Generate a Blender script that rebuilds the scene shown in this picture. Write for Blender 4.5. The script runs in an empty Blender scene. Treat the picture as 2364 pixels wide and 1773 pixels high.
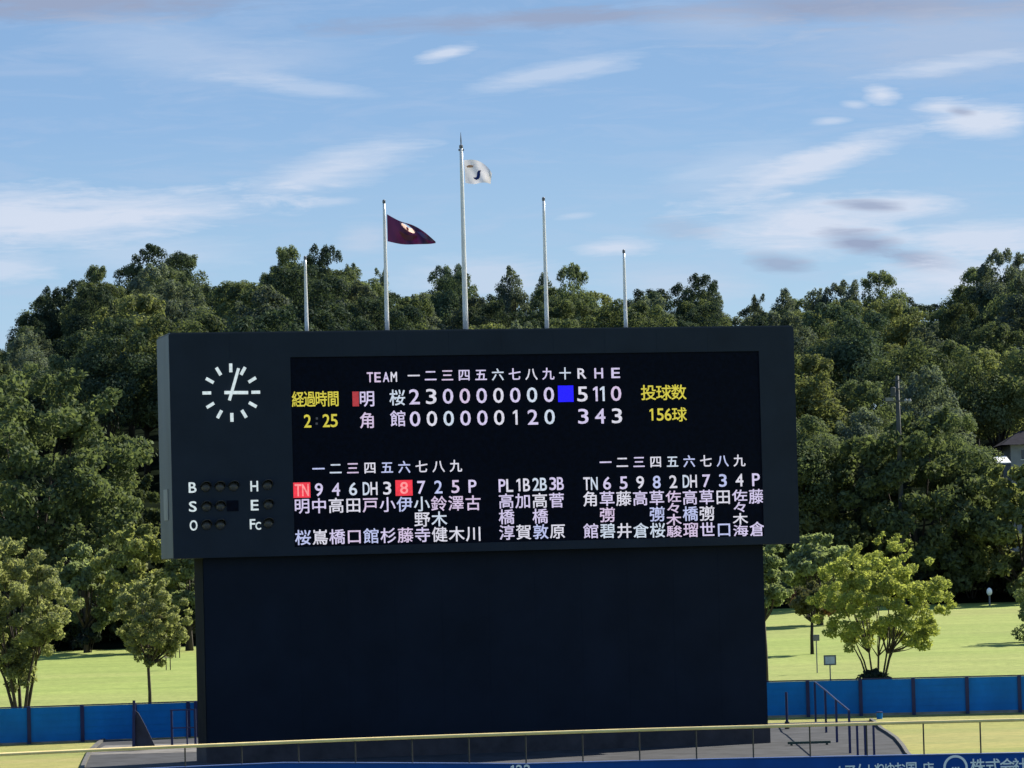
import bpy, bmesh, math, random
import numpy as np
from mathutils import Vector, Matrix

sc = bpy.context.scene
R = math.radians
# ------------------------------------------------------------------ camera
F_PX, CX, CY = 9618.0, 1182.0, 886.5        # focal length in photo pixels, photo centre
PITCH, ROLL, ZC = 0.0464, 0.026, 8.5
cp, sp = math.cos(PITCH), math.sin(PITCH)
cr, sr = math.cos(ROLL), math.sin(ROLL)
cam = bpy.data.cameras.new('camera')
cam.lens = 36 * F_PX / 2364
cam.sensor_width = 36
cam.sensor_fit = 'HORIZONTAL'
cam.clip_start, cam.clip_end = 1.0, 6000
camo = bpy.data.objects.new('camera', cam)
sc.collection.objects.link(camo)
R0, U0, FW = Vector((1, 0, 0)), Vector((0, -sp, cp)), Vector((0, cp, sp))
ri, ui = cr * R0 - sr * U0, sr * R0 + cr * U0
camo.matrix_world = Matrix(((ri.x, ui.x, -FW.x, 0), (ri.y, ui.y, -FW.y, 0), (ri.z, ui.z, -FW.z, ZC), (0, 0, 0, 1)))
sc.camera = camo

def ray(px, py):
    uu, vv = (px - CX) / F_PX, (CY - py) / F_PX
    u, v = cr * uu + sr * vv, -sr * uu + cr * vv
    return Vector((u, cp - v * sp, sp + v * cp))

def at(px, py, Y):
    """point of the world seen at photo pixel (px, py), at depth Y"""
    d = ray(px, py)
    return Vector((d.x / d.y * Y, Y, ZC + d.z / d.y * Y))

# ------------------------------------------------------------------ light
SUN_AZ, SUN_EL = R(50), R(37)               # azimuth to the right of the view axis
EXPO = 1.15
sc.view_settings.view_transform = 'Standard'
sc.view_settings.look = 'None'
sc.view_settings.exposure = EXPO
sc.view_settings.gamma = 1
sd = Vector((math.sin(SUN_AZ) * math.cos(SUN_EL), math.cos(SUN_AZ) * math.cos(SUN_EL), math.sin(SUN_EL)))
sl = bpy.data.lights.new('sun', 'SUN')
sl.energy, sl.angle, sl.color = 4.7, R(0.5), (1, .93, .80)
so = bpy.data.objects.new('sun', sl)
sc.collection.objects.link(so)
so.rotation_euler = sd.to_track_quat('Z', 'Y').to_euler()

world = bpy.data.worlds.new('World')
sc.world = world
world.use_nodes = True
nt = world.node_tree
for n in list(nt.nodes):
    nt.nodes.remove(n)

class NB:
    """small node builder"""
    def __init__(self, tree): self.t = tree
    def node(self, kind, **kw):
        n = self.t.nodes.new(kind)
        for k, v in kw.items(): setattr(n, k, v)
        return n
    def put(self, sock, v):
        if isinstance(v, bpy.types.NodeSocket): self.t.links.new(v, sock)
        else: sock.default_value = v
    def math(self, op, a, b=0.0, c=None, clamp=False):
        n = self.node('ShaderNodeMath', operation=op, use_clamp=clamp)
        self.put(n.inputs[0], a); self.put(n.inputs[1], b)
        if c is not None: self.put(n.inputs[2], c)
        return n.outputs[0]
    def mix(self, f, a, b, blend='MIX'):
        n = self.node('ShaderNodeMix', data_type='RGBA', blend_type=blend)
        self.put(n.inputs[0], f); self.put(n.inputs[6], a); self.put(n.inputs[7], b)
        return n.outputs[2]
    def noise(self, vec, scale, detail=4, rough=.55, dist=0.0):
        n = self.node('ShaderNodeTexNoise')
        if vec is not None: self.put(n.inputs['Vector'], vec)
        self.put(n.inputs['Scale'], scale); self.put(n.inputs['Detail'], detail)
        self.put(n.inputs['Roughness'], rough); self.put(n.inputs['Distortion'], dist)
        return n
    def ramp(self, f, stops):
        n = self.node('ShaderNodeValToRGB')
        e = n.color_ramp.elements
        while len(e) < len(stops): e.new(.5)
        for i, (p, c) in enumerate(stops):
            e[i].position = p
            e[i].color = tuple(c) + (1,) if not isinstance(c, (int, float)) else (c, c, c, 1)
        self.put(n.inputs[0], f)
        return n.outputs[0]

W = NB(nt)
sky = W.node('ShaderNodeTexSky', sky_type='NISHITA', sun_disc=False)
sky.sun_elevation, sky.sun_rotation = SUN_EL, SUN_AZ
sky.altitude, sky.air_density, sky.dust_density, sky.ozone_density = 0, 1.0, .6, 2.0
SKY_STRENGTH = 0.05
tc = W.node('ShaderNodeTexCoord')
sep = W.node('ShaderNodeSeparateXYZ')
nt.links.new(tc.outputs['Generated'], sep.inputs[0])
yy = W.math('MAXIMUM', sep.outputs[1], .15)
su = W.math('DIVIDE', sep.outputs[0], yy)
sv = W.math('DIVIDE', sep.outputs[2], yy)
front = W.math('MULTIPLY_ADD', sep.outputs[1], 4.0, -0.8, clamp=True)
cmb = W.node('ShaderNodeCombineXYZ')
nt.links.new(su, cmb.inputs[0]); nt.links.new(sv, cmb.inputs[1])
uv = cmb.outputs[0]
mp = W.node('ShaderNodeMapping')
mp.inputs['Rotation'].default_value = (0, 0, R(-13)); mp.inputs['Scale'].default_value = (.75, 5.0, 1)
nt.links.new(uv, mp.inputs[0])
wob = W.noise(mp.outputs[0], 42, 8, .64, .6)           # breaks the cloud edges
fine = W.noise(mp.outputs[0], 130, 6, .65, .3)
wv = W.math('MULTIPLY_ADD', wob.outputs[0], 2.6, -1.3)
wv = W.math('ADD', wv, W.math('MULTIPLY_ADD', fine.outputs[0], 1.1, -.55))
# clouds: x0, y0, x1, y1 of the long axis, half width, opacity, white = 1 / grey = 0, softness
CL = [(-260, 12, 620, 0, 46, .95, 0, 1), (640, 62, 1750, 18, 24, .85, 0, 1), (1300, 26, 2420, 8, 40, .95, 0, 1),
      (1650, 110, 2500, 60, 105, .5, .55, 1), (1350, 40, 1750, 60, 50, .35, .6, 1), (905, 128, 1032, 100, 15, .85, 1, 1), (1000, 195, 1385, 118, 26, .55, 1, 1),
      (490, 172, 820, 205, 20, .42, 1, 1), (120, 70, 640, 150, 75, .33, .9, 1), (380, 150, 800, 110, 50, .2, .9, 1), (1850, 170, 2260, 112, 20, .6, 1, 1),
      (1860, 200, 1945, 208, 24, .95, 1, 1), (1815, 225, 1880, 228, 11, .6, 1, 1), (1750, 264, 1840, 258, 11, .6, 1, 1),
      (1975, 250, 2230, 262, 44, 1, 1, 1), (1960, 235, 2100, 225, 20, .9, 1, 1), (2040, 238, 2110, 244, 13, .7, 0, 1), (1480, 452, 2030, 258, 38, .95, 1, 1), (1420, 400, 1780, 330, 60, .35, 1, 1),
      (-240, 520, 600, 430, 54, 1, 1, 1), (-200, 485, 200, 440, 62, .95, 1, 1), (500, 425, 940, 300, 48, .75, 1, 1), (100, 560, 560, 540, 40, .35, 1, 1),
      (1520, 505, 1990, 475, 70, 1, 1, 1), (1780, 450, 2110, 445, 34, .9, 1, 1), (1880, 520, 2360, 510, 48, .9, 1, 1),
      (1800, 440, 1960, 450, 15, .8, 0, 1), (1760, 505, 1960, 545, 30, .95, 0, 1), (1900, 545, 2100, 590, 26, .9, 0, 1), (1600, 560, 1770, 580, 26, .7, 0, 1),
      (1240, 538, 1430, 530, 22, .85, 1, 1), (1380, 490, 1560, 500, 26, .4, .3, 1), (1830, 620, 2300, 590, 60, .95, 1, 1), (-120, 585, 120, 570, 40, .7, 1, 1),
      (720, 520, 860, 510, 36, .5, .8, 1), (640, 440, 780, 432, 10, .45, 1, 1), (820, 610, 1240, 600, 55, .6, .9, 1), (1200, 470, 1280, 462, 8, .4, 1, 1), (1290, 600, 1640, 620, 45, .5, .8, 1)]
white_c = (5.9, 6.6, 7.9, 1)
grey_c = (2.9, 3.5, 5.0, 1)
# a milky veil that thickens towards the horizon, and faint cirrus streaks
col = W.mix(.88, sky.outputs[0], W.ramp(sep.outputs[2], [(0.0, (4.6, 6.2, 7.7)), (.065, (3.6, 5.5, 7.5)), (.11, (2.35, 4.15, 6.9)), (.16, (1.95, 3.45, 6.1)), (1.0, (.9, 2.1, 4.8))]))
cir = W.ramp(wob.outputs[0], [(.48, 0.0), (.78, 1.0)])
col = W.mix(W.math('MULTIPLY', cir, .34), col, (4.7, 5.5, 7.2, 1))
for (x0, y0, x1, y1, hw, op, wh, soft) in CL:
    k = 2364 / 2212
    a, b = ray(x0 * k, y0 * k), ray(x1 * k, y1 * k)
    a, b = Vector((a.x / a.y, a.z / a.y)), Vector((b.x / b.y, b.z / b.y))
    c, ax = (a + b) / 2, (b - a) / 2
    L = ax.length; ax = ax / L; hwu = hw * k / F_PX
    du, dv = W.math('SUBTRACT', su, c.x), W.math('SUBTRACT', sv, c.y)
    al = W.math('MULTIPLY', W.math('ADD', W.math('MULTIPLY', du, ax.x), W.math('MULTIPLY', dv, ax.y)), 1 / L)
    ac = W.math('MULTIPLY', W.math('SUBTRACT', W.math('MULTIPLY', dv, ax.x), W.math('MULTIPLY', du, ax.y)), 1 / hwu)
    d2 = W.math('SQRT', W.math('ADD', W.math('MULTIPLY', al, al), W.math('MULTIPLY', ac, ac)))
    m = W.math('SUBTRACT', 1.12, W.math('ADD', d2, W.math('MULTIPLY', wv, .72)))
    m = W.math('MULTIPLY', m, 1.15, clamp=True)
    m = W.math('MULTIPLY', W.math('MULTIPLY', m, op), front)
    cc = tuple(grey_c[i] + (white_c[i] - grey_c[i]) * wh for i in range(3)) + (1,)
    col = W.mix(m, col, cc)
bg = W.node('ShaderNodeBackground')
nt.links.new(col, bg.inputs[0]); bg.inputs[1].default_value = SKY_STRENGTH
wo = W.node('ShaderNodeOutputWorld')
nt.links.new(bg.outputs[0], wo.inputs[0])

sc.cycles.max_bounces = 6
sc.cycles.transparent_max_bounces = 4

# ------------------------------------------------------------------ materials
MATS = {}
def mat(name, colr, rough=.7, var=.15, scale=3.0, metallic=0.0, spec=.5, col2=None, stretch=(1, 1, 1), coat=0, bump=0.0):
    if name in MATS: return MATS[name]
    m = bpy.data.materials.new(name); m.use_nodes = True
    t = m.node_tree; B = NB(t)
    p = t.nodes['Principled BSDF']
    tcn = B.node('ShaderNodeTexCoord'); mpn = B.node('ShaderNodeMapping')
    mpn.inputs['Scale'].default_value = stretch
    t.links.new(tcn.outputs['Object'], mpn.inputs[0])
    nz = B.noise(mpn.outputs[0], scale, 6, .6)
    c2 = col2 if col2 else tuple(c * (1 - 2 * var) for c in colr)
    c1 = colr if col2 else tuple(min(1, c * (1 + 1.2 * var)) for c in colr)
    t.links.new(B.ramp(nz.outputs[0], [(.3, c2), (.7, c1)]), p.inputs['Base Color'])
    p.inputs['Roughness'].default_value = rough
    p.inputs['Metallic'].default_value = metallic
    p.inputs['Specular IOR Level'].default_value = spec
    if bump:
        bp = B.node('ShaderNodeBump'); bp.inputs['Strength'].default_value = bump
        t.links.new(nz.outputs[0], bp.inputs['Height']); t.links.new(bp.outputs[0], p.inputs['Normal'])
    MATS[name] = m
    return m

def led(name, srgb, k=1.0):
    if name in MATS: return MATS[name]
    m = bpy.data.materials.new(name); m.use_nodes = True
    t = m.node_tree; B = NB(t); p = t.nodes['Principled BSDF']
    lin = [((c / 255 + .055) / 1.055) ** 2.4 if c > 10 else c / 255 / 12.92 for c in srgb]
    p.inputs['Base Color'].default_value = (.02, .02, .03, 1)
    p.inputs['Emission Color'].default_value = (*lin, 1)
    tcn = B.node('ShaderNodeTexCoord')
    nz = B.noise(tcn.outputs['Object'], 9, 3, .6)      # uneven diodes
    st = B.math('MULTIPLY', B.math('MULTIPLY_ADD', nz.outputs[0], .9, .55), k / 2 ** EXPO)
    t.links.new(st, p.inputs['Emission Strength'])
    MATS[name] = m
    return m

def leaf_mat(name, c1, c2, trans=.35, hue=.25, tint=None):
    if name in MATS: return MATS[name]
    m = bpy.data.materials.new(name); m.use_nodes = True
    t = m.node_tree; B = NB(t)
    for n in list(t.nodes): t.nodes.remove(n)
    tcn = B.node('ShaderNodeTexCoord'); oi = B.node('ShaderNodeObjectInfo')
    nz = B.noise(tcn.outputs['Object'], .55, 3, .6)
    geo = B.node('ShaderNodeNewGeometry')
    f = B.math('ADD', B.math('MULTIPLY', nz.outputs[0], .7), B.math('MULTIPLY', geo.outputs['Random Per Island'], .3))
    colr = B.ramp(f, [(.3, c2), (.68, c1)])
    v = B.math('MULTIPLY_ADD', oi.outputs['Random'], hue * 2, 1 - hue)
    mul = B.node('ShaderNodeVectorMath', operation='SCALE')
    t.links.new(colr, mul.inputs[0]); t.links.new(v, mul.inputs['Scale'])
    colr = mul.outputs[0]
    if tint is not None:
        nz2 = B.noise(tcn.outputs['Object'], .5, 2, .5)
        colr = B.mix(B.ramp(nz2.outputs[0], [(.52, 0.0), (.62, 1.0)]), colr, (*tint, 1))
    d = B.node('ShaderNodeBsdfDiffuse'); tr = B.node('ShaderNodeBsdfTranslucent'); gl = B.node('ShaderNodeBsdfGlossy')
    gl.inputs['Roughness'].default_value = .65
    t.links.new(colr, d.inputs[0])
    t.links.new(B.mix(1.0, colr, (1.3, 1.32, .8, 1), 'MULTIPLY'), tr.inputs[0])
    gl.inputs[0].default_value = (.5, .5, .5, 1)
    mx = B.node('ShaderNodeMixShader'); mx.inputs[0].default_value = trans
    t.links.new(d.outputs[0], mx.inputs[1]); t.links.new(tr.outputs[0], mx.inputs[2])
    mx2 = B.node('ShaderNodeMixShader'); mx2.inputs[0].default_value = .012
    t.links.new(mx.outputs[0], mx2.inputs[1]); t.links.new(gl.outputs[0], mx2.inputs[2])
    o = B.node('ShaderNodeOutputMaterial'); t.links.new(mx2.outputs[0], o.inputs[0])
    MATS[name] = m
    return m

def grass_mat(name, c1, c2, c3, bands=True, dry=.5):
    if name in MATS: return MATS[name]
    m = bpy.data.materials.new(name); m.use_nodes = True
    t = m.node_tree; B = NB(t); p = t.nodes['Principled BSDF']
    tcn = B.node('ShaderNodeTexCoord')
    mpn = B.node('ShaderNodeMapping'); mpn.inputs['Scale'].default_value = (.25, 1, 1)
    t.links.new(tcn.outputs['Object'], mpn.inputs[0])
    n1 = B.noise(mpn.outputs[0], .30, 7, .68, .4); n2 = B.noise(tcn.outputs['Object'], 2.2, 8, .75)
    n3 = B.noise(mpn.outputs[0], .06, 4, .6, .5)
    c = B.ramp(n1.outputs[0], [(.38, c2), (.60, c1)])
    c = B.mix(B.math('MULTIPLY', B.ramp(n3.outputs[0], [(.45, 0.0), (.68, 1.0)]), dry), c, (*c3, 1))
    c = B.mix(B.math('MULTIPLY', B.ramp(n2.outputs[0], [(.35, 1.0), (.6, 0.0)]), .5), c, tuple(x * .5 for x in c2) + (1,))
    t.links.new(c, p.inputs['Base Color'])
    p.inputs['Roughness'].default_value = .9; p.inputs['Specular IOR Level'].default_value = .15
    bp = B.node('ShaderNodeBump'); bp.inputs['Strength'].default_value = .6; bp.inputs['Distance'].default_value = .1
    t.links.new(n2.outputs[0], bp.inputs['Height']); t.links.new(bp.outputs[0], p.inputs['Normal'])
    MATS[name] = m
    return m

M_CAB = mat('cabinet_paint', (.0170, .0255, .0380), .65, .10, .6, spec=.2)
M_SIDE = mat('side_paint', (.075, .092, .112), .5, .15, .8, stretch=(1, 1, .25))
M_SIDE2 = mat('side_paint_pale', (.22, .24, .26), .5, .15, .8)
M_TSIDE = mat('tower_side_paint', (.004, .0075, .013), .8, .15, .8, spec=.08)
M_SCREEN = mat('screen_black', (.0016, .0038, .0115), .65, .25, 7, spec=.10)
M_TOWER = mat('tower_paint', (.0110, .0165, .0280), .75, .12, .4, spec=.12)
M_CONC = mat('concrete', (.30, .28, .25), .85, .2, 1.5)
M_PLINTH = mat('plinth_concrete', (.05, .042, .045), .85, .2, 1.5)
M_ASPH = mat('asphalt', (.048, .050, .056), .9, .25, 1.2, spec=.2)
M_WHITE = mat('white_paint', (.80, .80, .80), .45, .06, 2)
M_WTXT = mat('lettering_white', (.93, .93, .93), .5, .03, 2)
M_POLE = mat('pole_white', (.78, .78, .76), .35, .05, 2)
M_GLOBE = mat('globe_white', (.95, .95, .93), .4, .02, 2)
M_LAMP = mat('lamp_glass_off', (.058, .060, .062), .35, .1, 4)
M_DARK = mat('dark_metal', (.02, .025, .035), .5, .15, 3)
M_FENCE = mat('fence_blue', (.002, .185, .56), .5, .10, .9, spec=.2, stretch=(1, 1, .6))
M_FPOST = mat('fence_post_blue', (.004, .012, .085), .45, .12, 2)
M_WALL = mat('wall_blue_padding', (.003, .070, .33), .6, .10, .7, spec=.2)
M_RAIL = mat('rail_cream', (.97, .72, .31), .5, .08, 2)
M_RPOST = mat('rail_post', (.03, .028, .02), .6, .15, 2)
M_SIGNW = mat('sign_white', (.65, .67, .70), .5, .08, 4)
M_SIGNG = mat('sign_grey', (.16, .16, .17), .5, .1, 3)
M_BARK = mat('bark', (.055, .042, .03), .9, .3, 4, stretch=(1, 1, .3))
M_BARKD = mat('bark_dark', (.022, .018, .014), .9, .3, 4)
M_UPOLE = mat('concrete_pole', (.06, .065, .07), .8, .12, 1.5)
M_ROOF = mat('roof_tiles', (.02, .02, .03), .9, .2, 3, spec=.05)
M_PLASTER = mat('plaster', (.30, .30, .31), .8, .08, 2)
M_GLASS = mat('window_glass', (.03, .04, .05), .1, .05, 2)
M_RAMP = mat('ramp_mesh_panel', (.03, .035, .06), .7, .2, 2)
M_PINK = mat('pale_pink_board', (.50, .36, .28), .7, .15, 3)
M_YEL = mat('pale_yellow_board', (.62, .55, .25), .7, .15, 3)
M_STONE = mat('mossy_stone', (.10, .13, .06), .9, .3, 4)
M_LAWN = grass_mat('lawn_grass', (.29, .35, .092), (.215, .275, .067), (.29, .275, .11), dry=.45)
M_FIELD = grass_mat('outfield_grass', (.09, .14, .04), (.07, .11, .03), (.12, .12, .05))
M_VERGE = grass_mat('verge_grass', (.30, .29, .085), (.22, .25, .07), (.36, .30, .12), dry=.9)
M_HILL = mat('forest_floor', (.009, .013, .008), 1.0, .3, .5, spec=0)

# ------------------------------------------------------------------ builders
C = sc.collection.objects
def tag(o, label=None, cat=None, group=None, kind=None):
    if label: o['label'] = label
    if cat: o['category'] = cat
    if group: o['group'] = group
    if kind: o['kind'] = kind
    return o

def thing(name, loc, label, cat, group=None):
    o = bpy.data.objects.new(name, None); C.link(o)
    o.location = loc; o.empty_display_size = .2
    return tag(o, label, cat, group)

def link(name, me, parent=None, mats=()):
    o = bpy.data.objects.new(name, me); C.link(o)
    for m in mats: me.materials.append(m)
    if parent is not None:
        o.parent = parent
        o.matrix_parent_inverse = wm(parent).inverted()
    return o

def wm(o):
    m = Matrix.Translation(o.location) @ o.rotation_euler.to_matrix().to_4x4()
    return (wm(o.parent) @ o.matrix_parent_inverse @ m) if o.parent else m

class MB:
    def __init__(self): self.v, self.f, self.mi = [], [], []
    def add(self, vs, fs, mi=0):
        n = len(self.v); self.v += [tuple(x) for x in vs]
        self.f += [tuple(i + n for i in f) for f in fs]; self.mi += [mi] * len(fs)
        return self
    def hexa(self, p, mi=0):          # 8 corners: bottom 4 ccw, top 4 ccw
        return self.add(p, [(3, 2, 1, 0), (4, 5, 6, 7), (0, 1, 5, 4), (1, 2, 6, 5), (2, 3, 7, 6), (3, 0, 4, 7)], mi)
    def box(self, o, a, b, c, mi=0):  # corner + three edge vectors
        o, a, b, c = map(Vector, (o, a, b, c))
        return self.hexa([o, o + a, o + a + b, o + b, o + c, o + a + c, o + a + b + c, o + b + c], mi)
    def cbox(self, c, sx, sy, sz, rz=0, mi=0):
        ax = Vector((math.cos(rz), math.sin(rz), 0)) * sx; ay = Vector((-math.sin(rz), math.cos(rz), 0)) * sy; az = Vector((0, 0, sz))
        return self.box(Vector(c) - ax / 2 - ay / 2 - az / 2, ax, ay, az, mi)
    def tube(self, pts, rads, n=8, mi=0, cap=True):
        pts = [Vector(p) for p in pts]
        vs, fs = [], []
        for i, p in enumerate(pts):
            d = (pts[min(i + 1, len(pts) - 1)] - pts[max(i - 1, 0)]).normalized()
            x = d.cross(Vector((0.31, .95, .02))); x = x.normalized() if x.length > 1e-4 else Vector((1, 0, 0))
            y = d.cross(x)
            r = rads[i] if isinstance(rads, (list, tuple)) else rads
            for k in range(n):
                t = 2 * math.pi * k / n
                vs.append(p + (x * math.cos(t) + y * math.sin(t)) * r)
        for i in range(len(pts) - 1):
            for k in range(n):
                a, b = i * n + k, i * n + (k + 1) % n
                fs.append((a, b, b + n, a + n))
        if cap:
            fs.append(tuple(reversed(range(n)))); fs.append(tuple(range((len(pts) - 1) * n, len(pts) * n)))
        return self.add(vs, fs, mi)
    def build(self, name, mats, parent=None, smooth=False, bevel=0.0):
        me = bpy.data.meshes.new(name)
        me.from_pydata(self.v, [], self.f)
        me.polygons.foreach_set('material_index', self.mi)
        if smooth: me.polygons.foreach_set('use_smooth', [True] * len(self.f))
        me.update()
        if bevel:
            bm = bmesh.new(); bm.from_mesh(me)
            bmesh.ops.bevel(bm, geom=list(bm.edges), offset=bevel, segments=1, affect='EDGES', clamp_overlap=True)
            bm.to_mesh(me); bm.free()
        return link(name, me, parent, mats if isinstance(mats, (list, tuple)) else (mats,))

# ------------------------------------------------------------------ terrain
def lerp_tab(tab, x):
    if x <= tab[0][0]: return tab[0][1]
    for (a, b), (c, d) in zip(tab, tab[1:]):
        if x <= c: return b + (d - b) * (x - a) / (c - a)
    return tab[-1][1]
K = 2364 / 2212
SKYLINE = [(-200, 800), (0, 725), (60, 680), (110, 620), (200, 582), (300, 548), (345, 532), (420, 548), (480, 578), (560, 582), (610, 545), (690, 538), (750, 570), (800, 575),
           (830, 605), (872, 640), (905, 600), (980, 578), (1060, 615), (1105, 620), (1140, 640), (1200, 600), (1260, 625), (1320, 625), (1400, 603), (1500, 606), (1560, 645), (1640, 645),
           (1700, 625), (1760, 628), (1820, 604), (1900, 598), (1950, 620), (2000, 655), (2080, 625), (2120, 570), (2170, 550), (2230, 560), (2500, 590)]
LAWN_END = [(-60, 258), (-30, 258), (-18, 262), (0, 280), (14, 296), (60, 300)]
CREST = 392.0
def crest_z(x):
    px = CX + x / CREST * F_PX
    y = sum(lerp_tab(SKYLINE, (px + d) / K) for d in (-160, -80, 0, 80, 160)) / 5
    return at(px, y * K, CREST).z - 11.5
def gz(x, y):
    if y < 168: return 2.0
    if y < 185: return 2.0 + (y - 168) / 17 * .45
    e = lerp_tab(LAWN_END, x)
    if y <= e: return 2.45 + (y - 185) * .0300
    z0 = 2.45 + (e - 185) * .03
    t = min(1, (y - e) / (CREST - e))
    z = z0 + (crest_z(x) - z0) * (t ** .9)
    if y > CREST: z -= (y - CREST) * .05
    return max(z, -5)

def wall_y(x):                              # the curved outfield wall, seen from the stand
    return 124.0 + .19 * x - .0125 * x * x if x < 8 else 124 + .19 * 8 - .0125 * 64 + (x - 8) * -.01
def grid(name, xs, rows, zf, m, kind='structure'):
    vs, fs = [], []
    nx = len(xs)
    for r in rows:
        for i, x in enumerate(xs):
            y = r(x) if callable(r) else r
            vs.append((x, y, zf(x, y)))
    for j in range(len(rows) - 1):
        for i in range(nx - 1):
            a = j * nx + i
            fs.append((a, a + 1, a + nx + 1, a + nx))
    me = bpy.data.meshes.new(name); me.from_pydata(vs, [], fs)
    me.polygons.foreach_set('use_smooth', [True] * len(fs)); me.update()
    o = link(name, me, None, (m,)); o['kind'] = kind
    return o
XS = [-900, -400, -200, -120, -80] + [x * 2.0 for x in range(-30, 31)] + [80, 120, 200, 400, 900]
wyc = lambda x: wall_y(max(-40, min(40, x)))
grid('field', XS, [-300, -50, 40, 90, lambda x: wyc(x) + .02], lambda x, y: 0.0, M_FIELD)
grid('verge', XS, [lambda x: wyc(x) + .35, 140, 150, 160, 168, 172, 176.8], gz, M_VERGE)
lend = lambda x: lerp_tab(LAWN_END, x)
grid('lawn', XS, [176.8, 180, 185, 195, 205, 220, 235, 250, lend], lambda x, y: gz(x, y), M_LAWN)
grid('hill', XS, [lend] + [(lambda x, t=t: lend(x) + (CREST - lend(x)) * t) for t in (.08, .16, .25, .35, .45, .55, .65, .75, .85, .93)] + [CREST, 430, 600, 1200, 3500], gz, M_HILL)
# asphalt round the foot of the scoreboard
def path():
    L = [(145, -15.2), (151, -15.8), (158, -16.4), (164, -16.9), (168, -17.2), (172, -17.3), (174, -17.3)]
    Rr = [(145, 13.3), (151, 13.7), (158, 14.1), (164, 14.3), (168, 14.4), (172, 14.5), (174, 14.5)]
    L = [(126.2, -13.9), (132, -14.2)] + L; Rr = [(126.2, 11.9), (132, 12.7)] + Rr
    vs, fs = [], []
    N = 14
    for (y, a), (_, b) in zip(L, Rr):
        for i in range(N + 1):
            x = a + (b - a) * i / N
            yq = max(y, wall_y(x) + .36)
            vs.append((x, yq, gz(x, yq) + .006))
    for j in range(len(L) - 1):
        for i in range(N):
            q = j * (N + 1) + i
            fs.append((q, q + 1, q + N + 2, q + N + 1))
    me = bpy.data.meshes.new('path'); me.from_pydata(vs, [], fs)
    link('path', me, None, (M_ASPH,))['kind'] = 'structure'
    kb = MB()
    for side in (L, Rr):
        for (y0, x0), (y1, x1) in zip(side[1:], side[2:]):
            s = -1 if side is L else 1
            o = Vector((x0, y0, gz(x0, y0) - .05)); d = Vector((x1 - x0, y1 - y0, gz(x1, y1) - gz(x0, y0)))
            kb.box(o + Vector((s * .01, 0, 0)), Vector((s * .14, 0, 0)) if s > 0 else d, d if s > 0 else Vector((s * .14, 0, 0)), (0, 0, .15))
    kb.build('kerb', mat('kerb_concrete', (.085, .083, .078), .9, .2, 2))['kind'] = 'structure'
path()
def pavement():
    vs = []
    for y in (163.2, 170.6):
        for i in range(9):
            x = -17.0 + 5.6 * i / 8; vs.append((x, y, gz(x, y) + .012))
    me = bpy.data.meshes.new('pavement'); me.from_pydata(vs, [], [(i, i + 1, i + 10, i + 9) for i in range(8)])
    link('pavement', me, None, (mat('old_paving', (.17, .16, .15), .9, .25, 1.2, spec=.2),))['kind'] = 'structure'
pavement()

# ------------------------------------------------------------------ glyphs (built-in font)
_gl = {}
def need(chars):
    new = [c for c in dict.fromkeys(chars) if c not in _gl and c.strip()]
    tmp = []
    for c in new:
        cu = bpy.data.curves.new('g', 'FONT'); cu.body = c; cu.size = 1; cu.resolution_u = 3
        cu.offset = 0.0
        o = bpy.data.objects.new('g', cu); C.link(o); tmp.append((c, o))
    bpy.context.view_layer.update()
    dg = bpy.context.evaluated_depsgraph_get()
    for c, o in tmp:
        me = o.evaluated_get(dg).to_mesh()
        v = np.array([tuple(x.co)[:2] for x in me.vertices]).reshape(-1, 2)
        f = [tuple(p.vertices) for p in me.polygons]
        _gl[c] = (v, f)
        o.to_mesh_clear() if False else None
    for c, o in tmp:
        cu = o.data; bpy.data.objects.remove(o); bpy.data.curves.remove(cu)

class Frame:
    """a flat face in the world: origin, right, up and outward normal"""
    def __init__(s, o, a, n, up=Vector((0, 0, 1))): s.o, s.a, s.n, s.up = Vector(o), Vector(a), Vector(n), up
    def uv(s, px, py):
        d = ray(px, py); p0 = Vector((0, 0, ZC))
        t = (s.o - p0).dot(s.n) / d.dot(s.n)
        q = p0 + d * t - s.o
        return q.dot(s.a), q.dot(s.up)
    def pt(s, u, v, h=0): return s.o + s.a * u + s.up * v + s.n * h

CJK_REF = '国'
def glyph(mb, fr, ch, u, v, w, h, mi=0, lift=.012, bold=1.0):
    if ch == '1':                            # drawn by hand: the built-in figure is a bare bar
        t_ = max(.15 * h, .05); x1 = .11 * h; x0 = x1 - t_
        P_ = [(x0, -h / 2), (x1, -h / 2), (x1, h / 2), (x0 + t_ * .15, h / 2), (x0 - .17 * h, h * .36), (x0 - .17 * h, h * .22), (x0, h * .30)]
        mb.add([fr.pt(u + a, v + b, lift) for a, b in P_], [(0, 1, 2, 6), (2, 3, 6), (3, 4, 5, 6)], mi)
        return
    need(ch + CJK_REF)
    vs, f = _gl[ch]
    if len(vs) == 0: return
    if ord(ch) > 0x2000:                     # ideograph: the same em box for all of them
        rv = _gl[CJK_REF][0]; lo, hi = rv.min(0), rv.max(0)
        ext = (hi - lo); c = (lo + hi) / 2
        s = np.array([w, h]) / ext
    else:
        lo, hi = vs.min(0), vs.max(0); c = (lo + hi) / 2; ext = hi - lo
        s = np.array([w, h]) / ext
    q = (vs - c) * s
    th = .007 if ord(ch) > 0x2000 else .008
    for k, (dx, dy) in enumerate(((0, 0), (1, 0), (-1, 0), (0, 1), (0, -1), (.7, .7), (-.7, .7), (.7, -.7), (-.7, -.7))):
        if bold == 0 and k: break
        mb.add([fr.pt(u + a + dx * th * bold, v + b + dy * th * bold, lift + k * .0012) for a, b in q], f, mi)

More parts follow.
